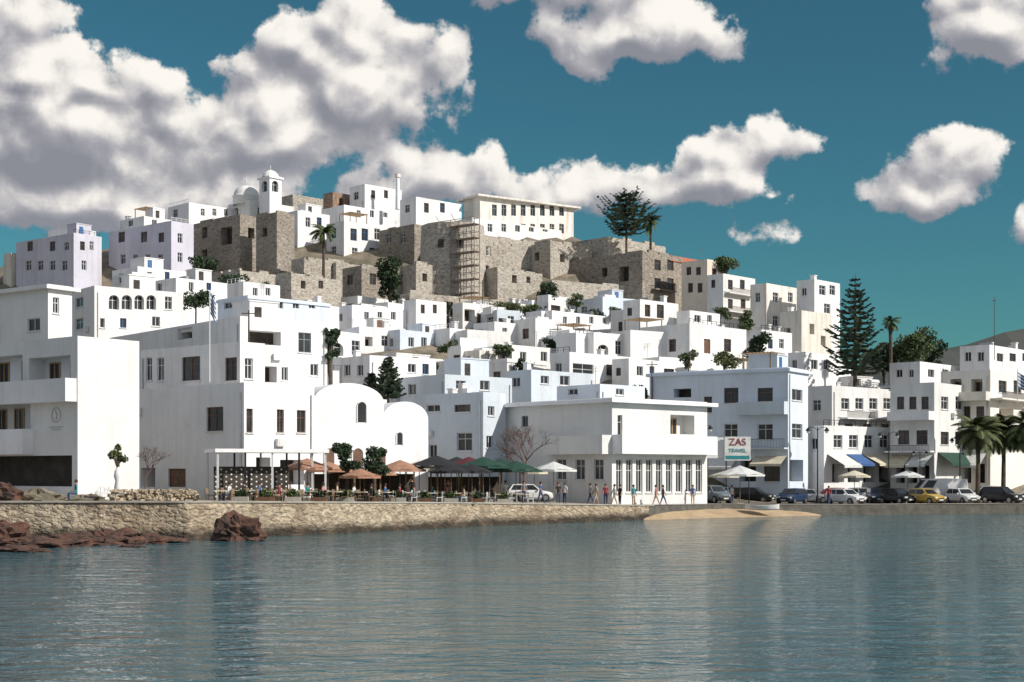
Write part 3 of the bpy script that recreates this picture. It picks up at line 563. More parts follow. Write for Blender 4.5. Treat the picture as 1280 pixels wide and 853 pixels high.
# ------------------------------------------------------------ trees
def leaves(mb,c,r,n,s,rn,shell=.45):
    for i in range(n):
        d=Vector((rn.gauss(0,1),rn.gauss(0,1),rn.gauss(0,1))).normalized(); k=shell+(1-shell)*rn.random()
        p=Vector(c)+Vector((d.x*r[0],d.y*r[1],d.z*r[2]))*k
        a=Vector((rn.uniform(-1,1),rn.uniform(-1,1),rn.uniform(-1,1))).normalized(); e=a.cross(Vector((rn.uniform(-1,1),rn.uniform(-1,1),rn.uniform(-1,1)))).normalized(); z=s*rn.uniform(.6,1.3)
        mb.face([p-a*z-e*z*.2,p+e*z*.6,p+a*z,p-e*z*.6])
def btree(label,px,yb,yt,wpx,Y,leaf='leafd',name='tree',cat='tree',trunk=.35,n=1500,s=.2,seed=1,clumps=9,group=None):
    rn=random.Random(seed); b0=P(px,yb,Y); hgt=(yb-yt)/F*Y; w=wpx/2/F*Y; zb=min(b0.z,T(b0.x,b0.y)); rt=thing(name,label,cat,(b0.x,b0.y,b0.z),group)
    q=MB(); top=b0+Z_*hgt*.7; q.tube([Vector((b0.x,b0.y,zb-.3)),b0+Z_*hgt*trunk+X_*.08,top],[.06+hgt*.025,.05+hgt*.018,.03],8); fo=MB()
    for i in range(clumps):
        a=rn.uniform(0,6.28); rr=w*rn.uniform(.1,.68); z=hgt*(trunk+(1-trunk)*rn.uniform(.15,.85)); c=b0+Vector((rr*math.cos(a),rr*math.sin(a),z))
        q.tube([b0+Z_*hgt*trunk*.9,(b0+Z_*z*.8+c)/2,c],[.05+hgt*.008,.04,.02],5)
        k=w*rn.uniform(.32,.5); leaves(fo,c,(k,k,min(k,hgt*(1-trunk)*.3)*rn.uniform(.7,1)),n//clumps,s,rn)
    q.build('trunk','bark',rt); fo.build('crown',leaf,rt)
def araucaria(label,px,yb,yt,wpx,Y,tiers=16,seed=1,base=.12,dens=1,round_=False,ex=.65):
    rn=random.Random(seed); b0=P(px,yb,Y); hgt=(yb-yt)/F*Y; w=wpx/2/F*Y; rt=thing('norfolk_pine' if not round_ else 'pine_tree',label,'tree',b0); zb=min(b0.z,T(b0.x,b0.y))-.4
    q=MB(); q.tube([Vector((b0.x,b0.y,zb)),b0+Z_*hgt*.5,b0+Z_*hgt],[.02*hgt+.05,.012*hgt+.04,.03],8); fo=MB()
    for i in range(tiers):
        g=i/tiers; f=base+(1-base)*g; z=hgt*f; r=w*(1-g)**ex*rn.uniform(.82,1.1) if not round_ else w*min(1,.55+g*1.5)*(1-g)**.42*1.05
        nb=rn.randint(7,10)
        for k in range(nb):
            a=2*math.pi*(k+rn.random()*.6)/nb; rr=r*(rn.uniform(.75,1.08) if not round_ else rn.uniform(.5,1.15)); d=Vector((math.cos(a),math.sin(a),0)); p0=b0+Z_*(z+rn.uniform(-.1,.1)); p1=p0+d*rr*.6-Z_*rr*.04; p2=p0+d*rr+Z_*rr*(.2 if not round_ else rn.uniform(.1,.5))
            q.tube([p0,p1,p2],[.05,.035,.015],4)
            for j in range(int(max(8,rr*14)*dens)):
                t=.15+.87*rn.random(); c=(p0.lerp(p1,t/.6) if t<.6 else p1.lerp(p2,(t-.6)/.4)); sd=d.cross(Z_)*rn.choice((-1,1)); ln=(.3+.35*rr*.25)*rn.uniform(.6,1.2)*(1.15-t*.5)
                e=c+sd*ln+d*ln*.5-Z_*ln*rn.uniform(-.1,.4); up=Z_*.08+d*.03
                fo.face([c-up,e-up*.4,e+up*.4,c+up]); fo.face([c-d*.07,e,c+d*.07])
    q.build('trunk','bark',rt); fo.build('crown','conifer',rt)
def palm(label,px,yb,yc,rpx,Y,seed=1,nf=34,leaf='leafp'):
    rn=random.Random(seed); b0=P(px,yb,Y); hgt=(yb-yc)/F*Y; R=rpx/F*Y; rt=thing('palm_tree',label,'palm tree',b0); zb=min(b0.z,T(b0.x,b0.y))-.3
    q=MB(); q.tube([Vector((b0.x,b0.y,zb)),b0+Z_*hgt*.5+X_*.06,b0+Z_*hgt*.96],[.26,.2,.24],9); q.build('trunk','bark',rt); c0=b0+Z_*hgt; fo=MB()
    for i in range(nf):
        a=rn.uniform(0,6.28); el=rn.uniform(-.5,1.35); d=Vector((math.cos(a),math.sin(a),0)); L=R*rn.uniform(.85,1.15); pts=[]; p=c0.copy(); e=el
        for k in range(9): pts.append(p.copy()); p=p+(d*math.cos(e)+Z_*math.sin(e))*L/8; e-=.2
        sd=d.cross(Z_)
        for k in range(8):
            p,n2=pts[k],pts[k+1]
            for j in range(4):
                c=p.lerp(n2,j/4); ln=L*.24*math.sin(math.pi*min(1,.15+.85*(k+j/4)/8))+.05
                for s in (-1,1):
                    e2=c+sd*s*ln+(n2-p).normalized()*ln*.6-Z_*ln*.5; fo.face([c,c+(n2-p)*.35,e2])
        fo.tube(pts,.02,3)
    fo.build('crown',leaf,rt)
araucaria('tall conical norfolk pine at the right end of the hill',1069,482,343,94,168,18,3,dens=1.15,ex=.75)
araucaria('broad irregular pine on the hilltop above the ruined keep',783,314,238,90,222,9,4,round_=True,base=.3,dens=1.2)
araucaria('small dark norfolk pine behind the vaulted hall, right one of the pair',485,503,444,42,133,14,5,dens=1.4)
araucaria('small dark norfolk pine behind the vaulted hall, left one of the pair',464,503,466,32,134,11,6,dens=1.4)
btree('dark cypress standing below the central brown stone houses',488,384,318,38,198,'leafd','cypress_tree',trunk=.05,n=3000,s=.24,seed=3,clumps=22)
btree('slim dark tree beside the broad white terrace house',412,480,396,28,128,'leafd',trunk=.1,n=2200,s=.18,seed=4,clumps=20)
btree('dark leafy tree below the lavender-shaded house',256,354,320,46,203,'leafd',trunk=.1,n=1300,s=.24,seed=5)
btree('low dark shrub under the brown stone house',298,364,344,50,200,'leafd',name='shrub',cat='shrub',trunk=.05,n=900,s=.22,seed=6)
btree('round dark tree between the right slope houses',948,450,418,38,165,'leafd',trunk=.15,n=1300,s=.2,seed=7)
btree('green tree beside the round dark tree on the right slope',934,418,388,30,184,'leafm',trunk=.1,n=900,s=.2,seed=8)
btree('green tree behind the peach houses on the skyline',908,344,316,46,214,'leafm',trunk=.1,n=1300,s=.22,seed=9)
btree('leafy tree right of the tall norfolk pine',1140,468,408,72,176,'leafm',trunk=.15,n=3000,s=.24,seed=10,clumps=16)
btree('dark tree left of the cream apartments',1104,476,424,52,178,'leafd',trunk=.1,n=2200,s=.24,seed=12,clumps=14)
btree('small green tree low behind the flat-roofed house by the norfolk pine',1165,466,426,40,180,'leafd',trunk=.1,n=1200,s=.22,seed=22,clumps=8)
btree('dry olive shrub beside the mid slope white houses',905,464,440,48,160,'leafp',name='shrub',cat='shrub',trunk=.05,n=900,s=.18,seed=13)
btree('green shrub row below the arched loggia',244,387,360,52,166,'leafd',name='shrub',cat='shrub',trunk=.05,n=1100,s=.2,seed=14)
btree('dark creeper shrub on the ruined keep slope',688,392,345,44,202,'leafd',name='shrub',cat='shrub',trunk=.05,n=1200,s=.22,seed=15)
btree('low shrub at the foot of the great rampart',640,402,380,80,198,'leafp',name='shrub',cat='shrub',trunk=.05,n=1300,s=.2,seed=16)
for i,(px,yb,yt,w,Y) in enumerate([(560,442,420,30,168),(655,470,450,28,158),(750,440,420,28,176),(800,500,478,26,152),(860,462,440,28,165),(590,486,462,30,146),(430,446,424,26,172),(708,402,384,34,196),(400,396,378,24,180),(740,400,386,36,197),(590,404,386,26,196),(380,360,342,30,200),(330,368,350,30,194),(560,396,378,26,196),(630,446,430,30,165),(688,440,424,24,172),(900,400,384,30,190),(960,470,446,30,168),(540,470,452,24,150),(460,400,380,26,190),(770,402,386,34,196),(612,402,388,30,196),(664,400,382,34,197),(530,398,382,28,195),(720,384,368,30,203)]):
    btree('low dark shrub growing between the white hillside houses',px,yb,yt,w,Y,'leafd' if i%2 else 'leafm',name='shrub',cat='shrub',trunk=.05,n=700,s=.17,seed=40+i,group='shrubs between the hillside houses')
btree('small round-crowned tree on the quay terrace, left of the pair',433,618,554,40,100,'leafd',trunk=.42,n=2200,s=.12,seed=17)
btree('small round-crowned tree on the quay terrace, right of the pair',467,618,558,46,101,'leafd',trunk=.4,n=2200,s=.12,seed=18)
btree('thin young tree beside the hotel undercroft',146,614,556,24,92,'leafm',trunk=.6,n=500,s=.12,seed=19,clumps=6)
palm('hilltop palm in front of the white skyline houses',404,322,290,19,209,2,34,'leafm')
palm('small palm behind the broad hilltop pine',813,312,278,17,224,3,24,'leafm')
palm('tall palm between the norfolk pine and the leafy tree',1113,470,403,15,172,4,26,'leafm')
palm('left palm of the three at the right edge',1222,612,540,36,141,5,54)
palm('middle palm of the three at the right edge',1254,612,538,35,143,6,54)
palm('right palm of the three, cut by the right edge of the photo',1284,612,536,36,141.5,7,54)
# bare tree
bt_=thing('bare_tree','leafless brown tree in front of the long pavilion','tree',P(655,618,117)); q=MB(); tw=MB(); rn=random.Random(9)
def br(p,d,l,r,lv):
    e=p+d*l; (q if lv<2 else tw).tube([p,(p+e)/2+Vector((rn.uniform(-1,1),rn.uniform(-1,1),0))*l*.06,e],[r,r*.85,r*.65],5 if lv<3 else 3)
    if lv<6:
        for i in range(3):
            nd_=(d+Vector((rn.uniform(-1,1),rn.uniform(-1,1),rn.uniform(-.35,.6)))*.85).normalized(); br(e,nd_,l*rn.uniform(.66,.86),r*.62,lv+1)
br(P(655,620,117),Z_,1.7,.15,0); q.build('trunk','twig',bt_); tw.build('branches','twig',bt_)
bt2=thing('bare_tree','small leafless shrub tree beside the hotel undercroft','tree',P(182,612,94)); q=MB(); tw=MB(); br(P(182,614,94),Z_,.9,.07,1); q.build('trunk','twig',bt2); tw.build('branches','twig',bt2)
# ------------------------------------------------------------ rocks
def rock(label,X,Y,z,r,seed,mat='rockm',sq=.6,group='rocks at the foot of the quay wall'):
    q=MB(); n,m=30,16
    for i in range(m+1):
        for k in range(n):
            th,ph=math.pi*i/m,2*math.pi*k/n; d=Vector((math.sin(th)*math.cos(ph),math.sin(th)*math.sin(ph),math.cos(th))); a=1+.55*noise.noise(d*1.6+Vector((seed*3.1,0,0)))+.3*noise.noise(d*4+Vector((seed,5,0)))+.14*noise.noise(d*9+Vector((seed,5,0)))
            q.v.append(Vector((X,Y,z))+Vector((d.x*1.4,d.y,d.z*sq))*r*a)
    for i in range(m):
        for k in range(n): q.f.append((i*n+k,(i+1)*n+k,(i+1)*n+(k+1)%n,i*n+(k+1)%n)); q.m.append(0)
    tag(q.build('shore_rock',mat),label,'rock',group)
for i,(px,py,r,sq) in enumerate([(-6,678,1.7,.6),(30,683,1.3,.3),(62,684,1.1,.26),(88,682,1.2,.28),(115,681,1.1,.28),(140,679,1.2,.3),(163,679.5,1.0,.28),(188,679,1.0,.28),(208,678,.8,.28),(132,676,.9,.7),(152,675,.8,.6),(40,690,.7,.22),(224,677,.4,.35),(165,684,.5,.2),(14,689,.9,.25),(72,679,1.2,.35),(100,677,1.1,.4),(2,674.5,1.3,.9),(182,675.5,.7,.5)]):
    Y=4*F/(py-590); rock('wet reddish brown rock of the low shelf below the left quay wall',(px-640)/F*Y,Y,.03,r,i,sq=sq)
Y=4*F/(676-590); rock('lone reddish boulder against the quay wall below the pergola',(295-640)/F*Y,Y+.3,.45,1.05,31,sq=.95,group=None)
rock('brown earth mound beside the seated person on the left quay',P(45,610,89).x,89.5,2.1,1.5,44,'earth',.5,None); rock('reddish boulder on the quay at the left edge',P(2,610,86).x,86,2.6,.8,45,'rockm',1,None)
rock('brown earth mound beside the young tree by the hotel',P(110,610,91).x,91,2.1,.9,46,'earth',.5,None)
# ------------------------------------------------------------ quay furniture
pg=thing('pergola','flat white-roofed terrace pergola in front of the corner house','pergola',P(330,620,96)); zt=P(330,564,96).z; a=P(262,560,95); c=P(402,560,98)
d=(c-a); d.z=0; Ln=d.length; d.normalize(); nn=Vector((d.y,-d.x,0)); ctr=(a+c)/2; ctr=Vector((ctr.x,ctr.y,zt)); q=MB(); q.box(ctr,(Ln/2,1.9,.12),(d,nn,Z_)); q.build('roof','clean',pg)
for k in range(5):
    for s in (-1.7,1.7):
        q=MB(); p0=ctr+d*(k/4-.5)*(Ln-.4)+nn*s; q.box((p0.x,p0.y,(zt-.12+1.7)/2),(.06,.06,(zt-.12-1.7)/2)); q.build('post','iron' if k in(1,3) else 'framew',pg)
q=MB(); sc0=ctr-d*Ln*.14+nn*.2; q.box((sc0.x,sc0.y,3.2),(Ln*.33,.03,1.15),(d,nn,Z_))
for i in range(15):
    for j in range(6):
        p0=sc0+d*(i/14-.5)*Ln*.62+nn*.04; p0=Vector((p0.x,p0.y,2.35+j*.33+(.16 if i%2 else 0))); q.face([p0+d*.062*math.cos(t)+Z_*.062*math.sin(t) for t in [k*math.pi/4 for k in range(8)]],nn,1)
q.build('screen',['dark','c_white'],pg)
def umbrella(label,px,py,Y,rpx,colr,n=8,group=None):
    c=P(px,py,Y); g=gz(c.x)+.03; r=rpx/F*Y; rt=thing('parasol',label,'parasol',(c.x,c.y,g),group); q=MB(); q.tube([(c.x,c.y,g),(c.x,c.y,c.z)],.035,6); q.build('pole','wood',rt)
    q=MB(); a0=random.random(); ring=[Vector((c.x+r*math.cos(a0+k*2*math.pi/n),c.y+r*math.sin(a0+k*2*math.pi/n),c.z-r*.36)) for k in range(n)]
    for k in range(n):
        A,B=ring[k],ring[(k+1)%n]; m=(A+B)/2-Z_*.04+(c-(A+B)/2)*.05; m.z=A.z+.05; q.face([c,A,m],Z_); q.face([c,m,B],Z_); q.face([A,B,B-Z_*.16,A-Z_*.16],A-c)
    q.build('canopy',colr,rt); q=MB(); q.box((c.x,c.y,g+.06),(.3,.3,.06)); q.build('base','concrete',rt)
for i,(px,py,Y,r,cl,lb) in enumerate([(384,573,101,34,'c_orange','faded terracotta parasol left of the two quay trees'),(500,575,104,34,'c_orange','faded terracotta parasol right of the two quay trees'),
 (410,577,108,30,'c_orange','smaller terracotta parasol behind the quay trees'),(545,569,105,39,'c_black','black parasol, leftmost of the dark parasol group'),(571,571,112,30,'c_black','second black parasol in the dark parasol group'),(586,571,110,30,'c_crimson','dark crimson parasol among the dark parasols'),
 (604,571,107,34,'c_green','dark green parasol right of the crimson parasol'),(626,573,110,33,'c_green','middle dark green parasol of the group'),(645,576,109,33,'c_green','rightmost dark green parasol of the group'),
 (692,577,118,29,'c_white','white parasol right of the bare tree'),(925,582,131,32,'c_white','wide white parasol below the billboard'),(668,584,122,18,'c_cream','small cream parasol behind the bare tree'),
 (524,576,113,30,'c_cream','cream parasol behind the black parasol at the terrace'),(556,577,117,26,'c_black','black parasol behind the dark parasol group'),(612,578,118,26,'c_green','green parasol in the back row before the pavilion'),(470,582,112,28,'c_orange','terracotta parasol half hidden behind the right quay tree'),(440,580,113,28,'c_black','black parasol half hidden behind the left quay tree'),(905,588,138,20,'c_cream','cream parasol left of the wide white parasol'),(1068,588,142,20,'c_cream','cream parasol behind the white hatchback'),(564,580,103,26,'c_black','low black parasol nearest the water in the dark group'),(590,580,104,26,'c_black','low black parasol in front of the crimson one'),(450,586,99,26,'c_orange','low terracotta parasol between the two quay trees'),(1135,588,142,20,'c_white','white parasol beside the cream awnings')]): umbrella(lb,px,py,Y,r,cl)
for lb,px0,px1,py,Y,mt in (('added dark timber cafe shade roof in front of the vaulted hall',398,530,588,110,'wood'),('added dark cafe shade roof in front of the shaded grey-white block',534,640,590,119,'dark')):  # roofs added to darken the cafe strip
    a,c=P(px0,py,Y),P(px1,py,Y+5); d=(c-a); d.z=0; Ln=d.length; d.normalize(); nn=Vector((d.y,-d.x,0)); ctr=(a+c)/2; zt=ctr.z; rt=thing('added_shade_roof',lb,'canopy',(ctr.x,ctr.y,gz(ctr.x)))
    q=MB(); q.box(ctr,(Ln/2,1.6,.06),(d,nn,Z_)); q.build('roof',mt,rt)
    for k in range(5):
        for s in (-1.4,1.4): p0=ctr+d*(k/4-.5)*(Ln-.3)+nn*s; q=MB(); q.box((p0.x,p0.y,(zt-.06+gz(p0.x))/2),(.06,.06,(zt-.06-gz(p0.x))/2)); q.build('post','wood',rt)
    q=MB(); p0=ctr-nn*1.45; q.box((p0.x,p0.y,gz(p0.x)+.95),(Ln/2-.2,.04,.95),(d,nn,Z_)); q.build('shade_panel','dark',rt)  # dark sheet standing in for the shaded cafe interior
# tables and chairs
def chair(mat,label,group):
    rt=thing('cafe_chair',label,'chair',(0,0,0),group); q=MB().box((0,0,.45),(.22,.22,.025)); q.build('seat',mat,rt); q=MB().box((0,.21,.72),(.21,.02,.16)); q.box((-.19,.21,.55),(.02,.02,.1)); q.box((.19,.21,.55),(.02,.02,.1)); q.build('backrest',mat,rt)
    for x in (-.19,.19):
        for y in (-.19,.19): q=MB().tube([(x,y,.43),(x*1.12,y*1.12,0)],.02,5); q.build('leg',mat,rt)
    return rt
def table(label,group):
    rt=thing('cafe_table',label,'table',(0,0,0),group); MB().box((0,0,.74),(.4,.4,.02)).build('tabletop','c_cream',rt); MB().tube([(0,0,0),(0,0,.72)],.035,6).build('leg','iron',rt); MB().box((0,0,.015),(.25,.25,.015)).build('base','iron',rt); return rt
wc=chair('c_white','white cafe chair on the quay terrace','white cafe chairs'); dc_=chair('wood','brown cafe chair on the quay terrace under the parasols','brown cafe chairs'); ct=table('square cafe table on the quay terrace','cafe tables')
rn=random.Random(8); used={0:0,1:0,2:0}; SEATS=[]
def put(o,k,X,Y,rz):
    c=o if not used[k] else copy_tree(o); used[k]=1; c.location=(X,Y,gz(X)+.02); c.rotation_euler=(0,0,rz)
for i in range(40):
    px=276+i*9.7+rn.uniform(-3,3); Y0=98; X=0
    for _ in range(4): X=(px-640)/F*Y0; Y0=Yq(X)+(1.6,3.8,5.6)[i%3]
    put(ct,2,X,Y0,rn.uniform(-.4,.4)); k=0 if px>480 else 1
    for s in (-1,1): rz=-s*1.57+rn.uniform(-.3,.3); yy=Y0+rn.uniform(-.1,.1); put(dc_ if k else wc,k,X+s*.62,yy,rz); SEATS.append((X+s*.62,yy,rz))
for i in range(11):
    px=300+i*33; Y=100
    for _ in range(4): X=(px-640)/F*Y; Y=Yq(X)+.95
    g=gz(X)+.02; pt=thing('planter_box','low planter box with green plants along the quay edge','planter',(X,Y,g),'planters along the quay edge')
    q=MB().box((X,Y,g+.2),(.5,.18,.2)); q.build('box','brown' if i%2 else 'concrete',pt); q=MB(); leaves(q,(X,Y,g+.6),(.55,.22,.32),260,.09,rn,.2); q.build('plants','leafm' if i%3 else 'leafd',pt)
# rubble heap on left
q=MB(); rn=random.Random(2)
for i in range(260):
    f=rn.random(); X=P(142,0,87).x+(P(246,0,88).x-P(142,0,87).x)*f; Y=86.6+1.5*f+rn.uniform(-.25,.25); z=gz(X)+rn.random()**1.3*.75
    a=Vector((math.cos(i),math.sin(i),.2)).normalized(); e=a.cross(Z_).normalized(); q.box((X,Y,z),(rn.uniform(.1,.22),rn.uniform(.08,.16),rn.uniform(.06,.12)),(a,e,a.cross(e)))
tag(q.build('stone_heap','quay'),'low heap of loose pale stones on the left quay','stone heap')
# street lamps
def lamp():
    rt=thing('street_lamp','x','street lamp'); MB().lathe([(.16,0),(.16,.5),(.09,.7),(.06,.8)],(0,0,0),10).build('base','iron',rt); MB().tube([(0,0,.5),(0,0,6.6)],[.07,.045],8).build('pole','iron',rt)
    for s in (-1,1):
        q=MB().tube([(0,0,6.3),(s*.35,0,6.6),(s*.8,0,6.55)],.03,6); ar=q.build('arm','iron',rt); q=MB().lathe([(.05,.28),(.2,.1),(.24,0),(.18,-.02)],(s*.8,0,6.27),10); q.build('lamp_shade','iron',ar); q=MB().lathe([(.15,0),(.12,-.16),(.02,-.2)],(s*.8,0,6.25),10); q.build('lamp_glass','lampg',ar)
    return rt
l0=lamp()
for i,(px,Y,s,lb) in enumerate([(1022,141,1.15,'black twin-headed street lamp right of the apartment block'),(1111,142,1.08,'black twin-headed street lamp left of the cream apartments'),(1200,143,1.0,'black twin-headed street lamp beside the right edge palms'),(800,125,.62,'short black twin lamp in front of the long pavilion'),(876,130,1.1,'black twin-headed street lamp at the corner of the pavilion'),(1150,143,.8,'shorter black twin lamp behind the yellow car')]):
    o=l0 if i==0 else copy_tree(l0); X=(px-640)/F*Y; o.location=(X,Y,gz(X)); o.scale=(s,s,s); o['label']=lb
# billboard
bb=thing('billboard','white travel billboard with red and teal lettering beside the apartment block','billboard',P(922,604,137)); q=MB(); q.box(P(922,561,137),(1.25,.06,1.15)); pn=q.build('panel','c_white',bb); q=MB(); q.box(P(891,560,137.3),(1.05,.05,1.0)); q.build('side_board','clean',bb)
for s in (-2.9,-1.1,1.1): q=MB(); a=P(922,560,137.4); q.tube([(a.x+s,a.y,gz(a.x)),(a.x+s,a.y,a.z)],.06,6); q.build('post','iron',bb)
text('ZAS',.95,P(922,553,136.9),0,'c_red',pn,'lettering'); text('TRAVEL',.5,P(922,563.5,136.9),0,'c_teal',pn,'lettering'); q=MB(); q.box(P(922,572,136.93),(1.15,.01,.17)); q.build('stripe','c_teal',pn)
# ------------------------------------------------------------ cars
def car(label,px,Y,rot,pm,kind='hatch',name='parked_car',sz=1):
    rt=thing(name if kind!='van' else 'parked_van',label,'car' if kind!='van' else 'van',(0,0,0),'vehicles parked along the waterfront'); zs={'hatch':1,'suv':1.13,'sedan':.97,'van':1.05}[kind]; q=MB()
    st=[(-2.02,.38,.80,.70),(-1.88,.26,.94,.82),(-1.2,.2,.98,.86),(0,.2,.95,.87),(.9,.2,.93,.86),(1.35,.2,.87,.85),(1.8,.24,.76,.79),(2.0,.34,.62,.66)]
    cb=(-1.93,1.02,-1.5,.28,.81,.64,1.47)
    if kind=='sedan': st[0]=(-2.25,.38,.82,.72); st[1]=(-2.05,.26,.92,.82); cb=(-1.6,.95,-.95,.25,.81,.62,1.42)
    if kind=='van': st=[(-2.5,.38,1.1,.86),(-2.42,.26,1.15,.9),(-1.2,.22,1.15,.92),(0,.22,1.12,.92),(1.2,.22,1.1,.92),(1.8,.22,1.02,.9),(2.3,.26,.85,.85),(2.45,.36,.7,.72)]; cb=(-2.42,1.95,-2.35,1.15,.88,.8,1.98)
    def sec(x,zb,zt,w): return [Vector((x,y,z)) for y,z in ((-w*.86,zb),(-w,zb+.16),(-w,zt-.16),(-w*.93,zt),(0,zt+.035),(w*.93,zt),(w,zt-.16),(w,zb+.16),(w*.86,zb))]
    for i,s in enumerate(st): q.v+=sec(s[0],s[1],s[2],s[3])
    for i in range(len(st)-1):
        for k in range(9): q.f.append((i*9+k,i*9+(k+1)%9,(i+1)*9+(k+1)%9,(i+1)*9+k)); q.m.append(0)
    q.f.append(tuple(range(8,-1,-1))); q.f.append(tuple((len(st)-1)*9+k for k in range(9))); q.m+=[0,0]
    x0,x1,x2,x3,wb,wt,zt=cb; zb=(1.08 if kind=='van' else .9)
    bq=[Vector((x0,-wb,zb)),Vector((x1,-wb,zb)),Vector((x1,wb,zb)),Vector((x0,wb,zb))]; tq=[Vector((x2,-wt,zt)),Vector((x3,-wt,zt)),Vector((x3,wt,zt)),Vector((x2,wt,zt))]; cc=Vector((0,0,1.1))
    for i in range(4): j=(i+1)%4; q.face([bq[i],bq[j],tq[j],tq[i]],(bq[i]+bq[j])/2-cc)
    m=Vector(((x2+x3)/2,0,zt+.05))
    for i in range(4): q.face([tq[i],tq[(i+1)%4],m],Z_)
    q.build('body',pm,rt)
    def glass(a,b,c,d,f0,f1,g0,g1,nm):
        pp=lambda s,t:(a.lerp(b,s)).lerp(d.lerp(c,s),t); qq=[pp(f0,g0),pp(f1,g0),pp(f1,g1),pp(f0,g1)]; n=(qq[1]-qq[0]).cross(qq[3]-qq[0]).normalized(); n=n if n.dot(qq[0]-cc)>0 else -n
        g=MB(); g.face([p+n*.012 for p in qq],n); g.build(nm,'glass',rt)
    for s in (0,1):
        A,B,Cq,D=(bq[0],bq[1],tq[1],tq[0]) if s==0 else (bq[3],bq[2],tq[2],tq[3])
        if kind=='van': glass(A,B,Cq,D,.72,.93,.2,.88,'side_window')
        else: glass(A,B,Cq,D,.07,.47,.15,.88,'side_window'); glass(A,B,Cq,D,.51,.93,.15,.88,'side_window')
    glass(bq[1],bq[2],tq[2],tq[1],.06,.94,.15,.9,'windscreen'); glass(bq[0],bq[3],tq[3],tq[0],.08,.92,.2,.88,'rear_window')
    xf,wf=st[-2][0],st[-2][3]; ze=st[-1][2]
    for s in (-1,1):
        g=MB(); g.box((xf+.08,s*wf*.74,ze+.03),(.12,.16,.075)); g.build('headlight','lampg',rt); g=MB(); g.box((st[0][0]+.07,s*.62,.8),(.1,.12,.11)); g.build('tail_light','redl',rt)
        g=MB(); g.box((x1-.35,s*(wb+.12),1.0),(.06,.09,.06)); g.build('mirror',pm,rt)
        for x in (-1.28,1.3):
            g=MB(); g.tube([(x,s*.66,.32),(x,s*.885 if kind!='van' else s*.94,.32)],.33,16); wh=g.build('wheel','tyre',rt); g=MB(); yy=.89 if kind!='van' else .945; g.tube([(x,s*.7,.32),(x,s*yy,.32)],.2,12); g.build('rim','rim',wh)
    g=MB(); g.box((st[-1][0]-.02,0,.36),(.05,.6,.1)); g.build('bumper','tyre',rt); g=MB(); g.box((st[-1][0]+.035,0,.42),(.01,.26,.055)); g.build('number_plate','c_white',rt); g=MB(); g.box((st[-1][0]-.03,0,.56),(.05,.35,.05)); g.build('grille','dark',rt)
    X=(px-640)/F*Y; rt.location=(X,Y,gz(X)+.02); rt.rotation_euler=(0,0,R_(rot)); rt.scale=(sz,sz,zs*sz)
for a in [('silver hatchback parked beside the pavilion',846,133,-60,'p_silver'),('grey-blue car facing the water right of the pavilion',893,136,-65,'p_grey','suv'),('dark car behind the white parasol',942,142,-30,'p_black'),
 ('dark blue car facing the water left of the white car',990,137,-125,'p_navy'),('pale silver car behind the dark blue car',1014,143,-20,'p_silver','sedan'),('white hatchback facing the water near the beach end',1057,137,-55,'p_white'),
 ('navy car behind the white hatchback',1096,143,-95,'p_navy'),('black car between the navy car and the yellow car',1122,140,-65,'p_black'),('mustard yellow car facing the water in front of the van',1157,138.5,-60,'p_yellow'),
 ('white delivery van behind the mustard yellow car',1172,143.5,178,'p_white','van','parked_car',1.16),('silver four-wheel drive beside the palms',1230,146,175,'p_silver','suv'),('black car facing the water at the right edge',1252,140,-50,'p_black','suv'),
 ('small white car half hidden behind the people',966,147,10,'p_white'),('grey car at the right frame edge behind the black car',1290,145,170,'p_grey'),('pale car behind the right end of the cafe terrace',662,122,5,'p_white'),('dark red car behind the street lamp',1036,146,175,'p_red'),('grey car behind the grey-blue car',915,144,5,'p_grey'),('white car between the van and the silver four-wheel drive',1203,140.5,-75,'p_white'),('silver car behind the black car and navy car',1078,149,0,'p_silver'),('navy car beside the silver hatchback, nearer the water',872,139,170,'p_navy','sedan')]: car(*a)
# boat
bo=thing('rowing_boat','small white rowing boat pulled up on the sand','boat',P(953,636,124)); q=MB(); c=P(953,636,126.6); c.z=.55; n=12
for i in range(n+1):
    f=i/n*2-1; w=.62*(1-abs(f)**2.6)+.02; x=f*1.5
    for y,z in ((-w,.45+.15*f*f),(-w*.75,.15),(0,.02+.1*f*f),(w*.75,.15),(w,.45+.15*f*f)): q.v.append(c+Vector((x,y,z)))
for i in range(n):
    for k in range(4): q.f.append((i*5+k,(i+1)*5+k,(i+1)*5+k+1,i*5+k+1)); q.m.append(0)
q.build('hull','c_white',bo)
for f in (-.5,.5): q=MB(); q.box(c+Vector((f,0,.36)),(.12,.5,.02)); q.build('bench','wood',bo)
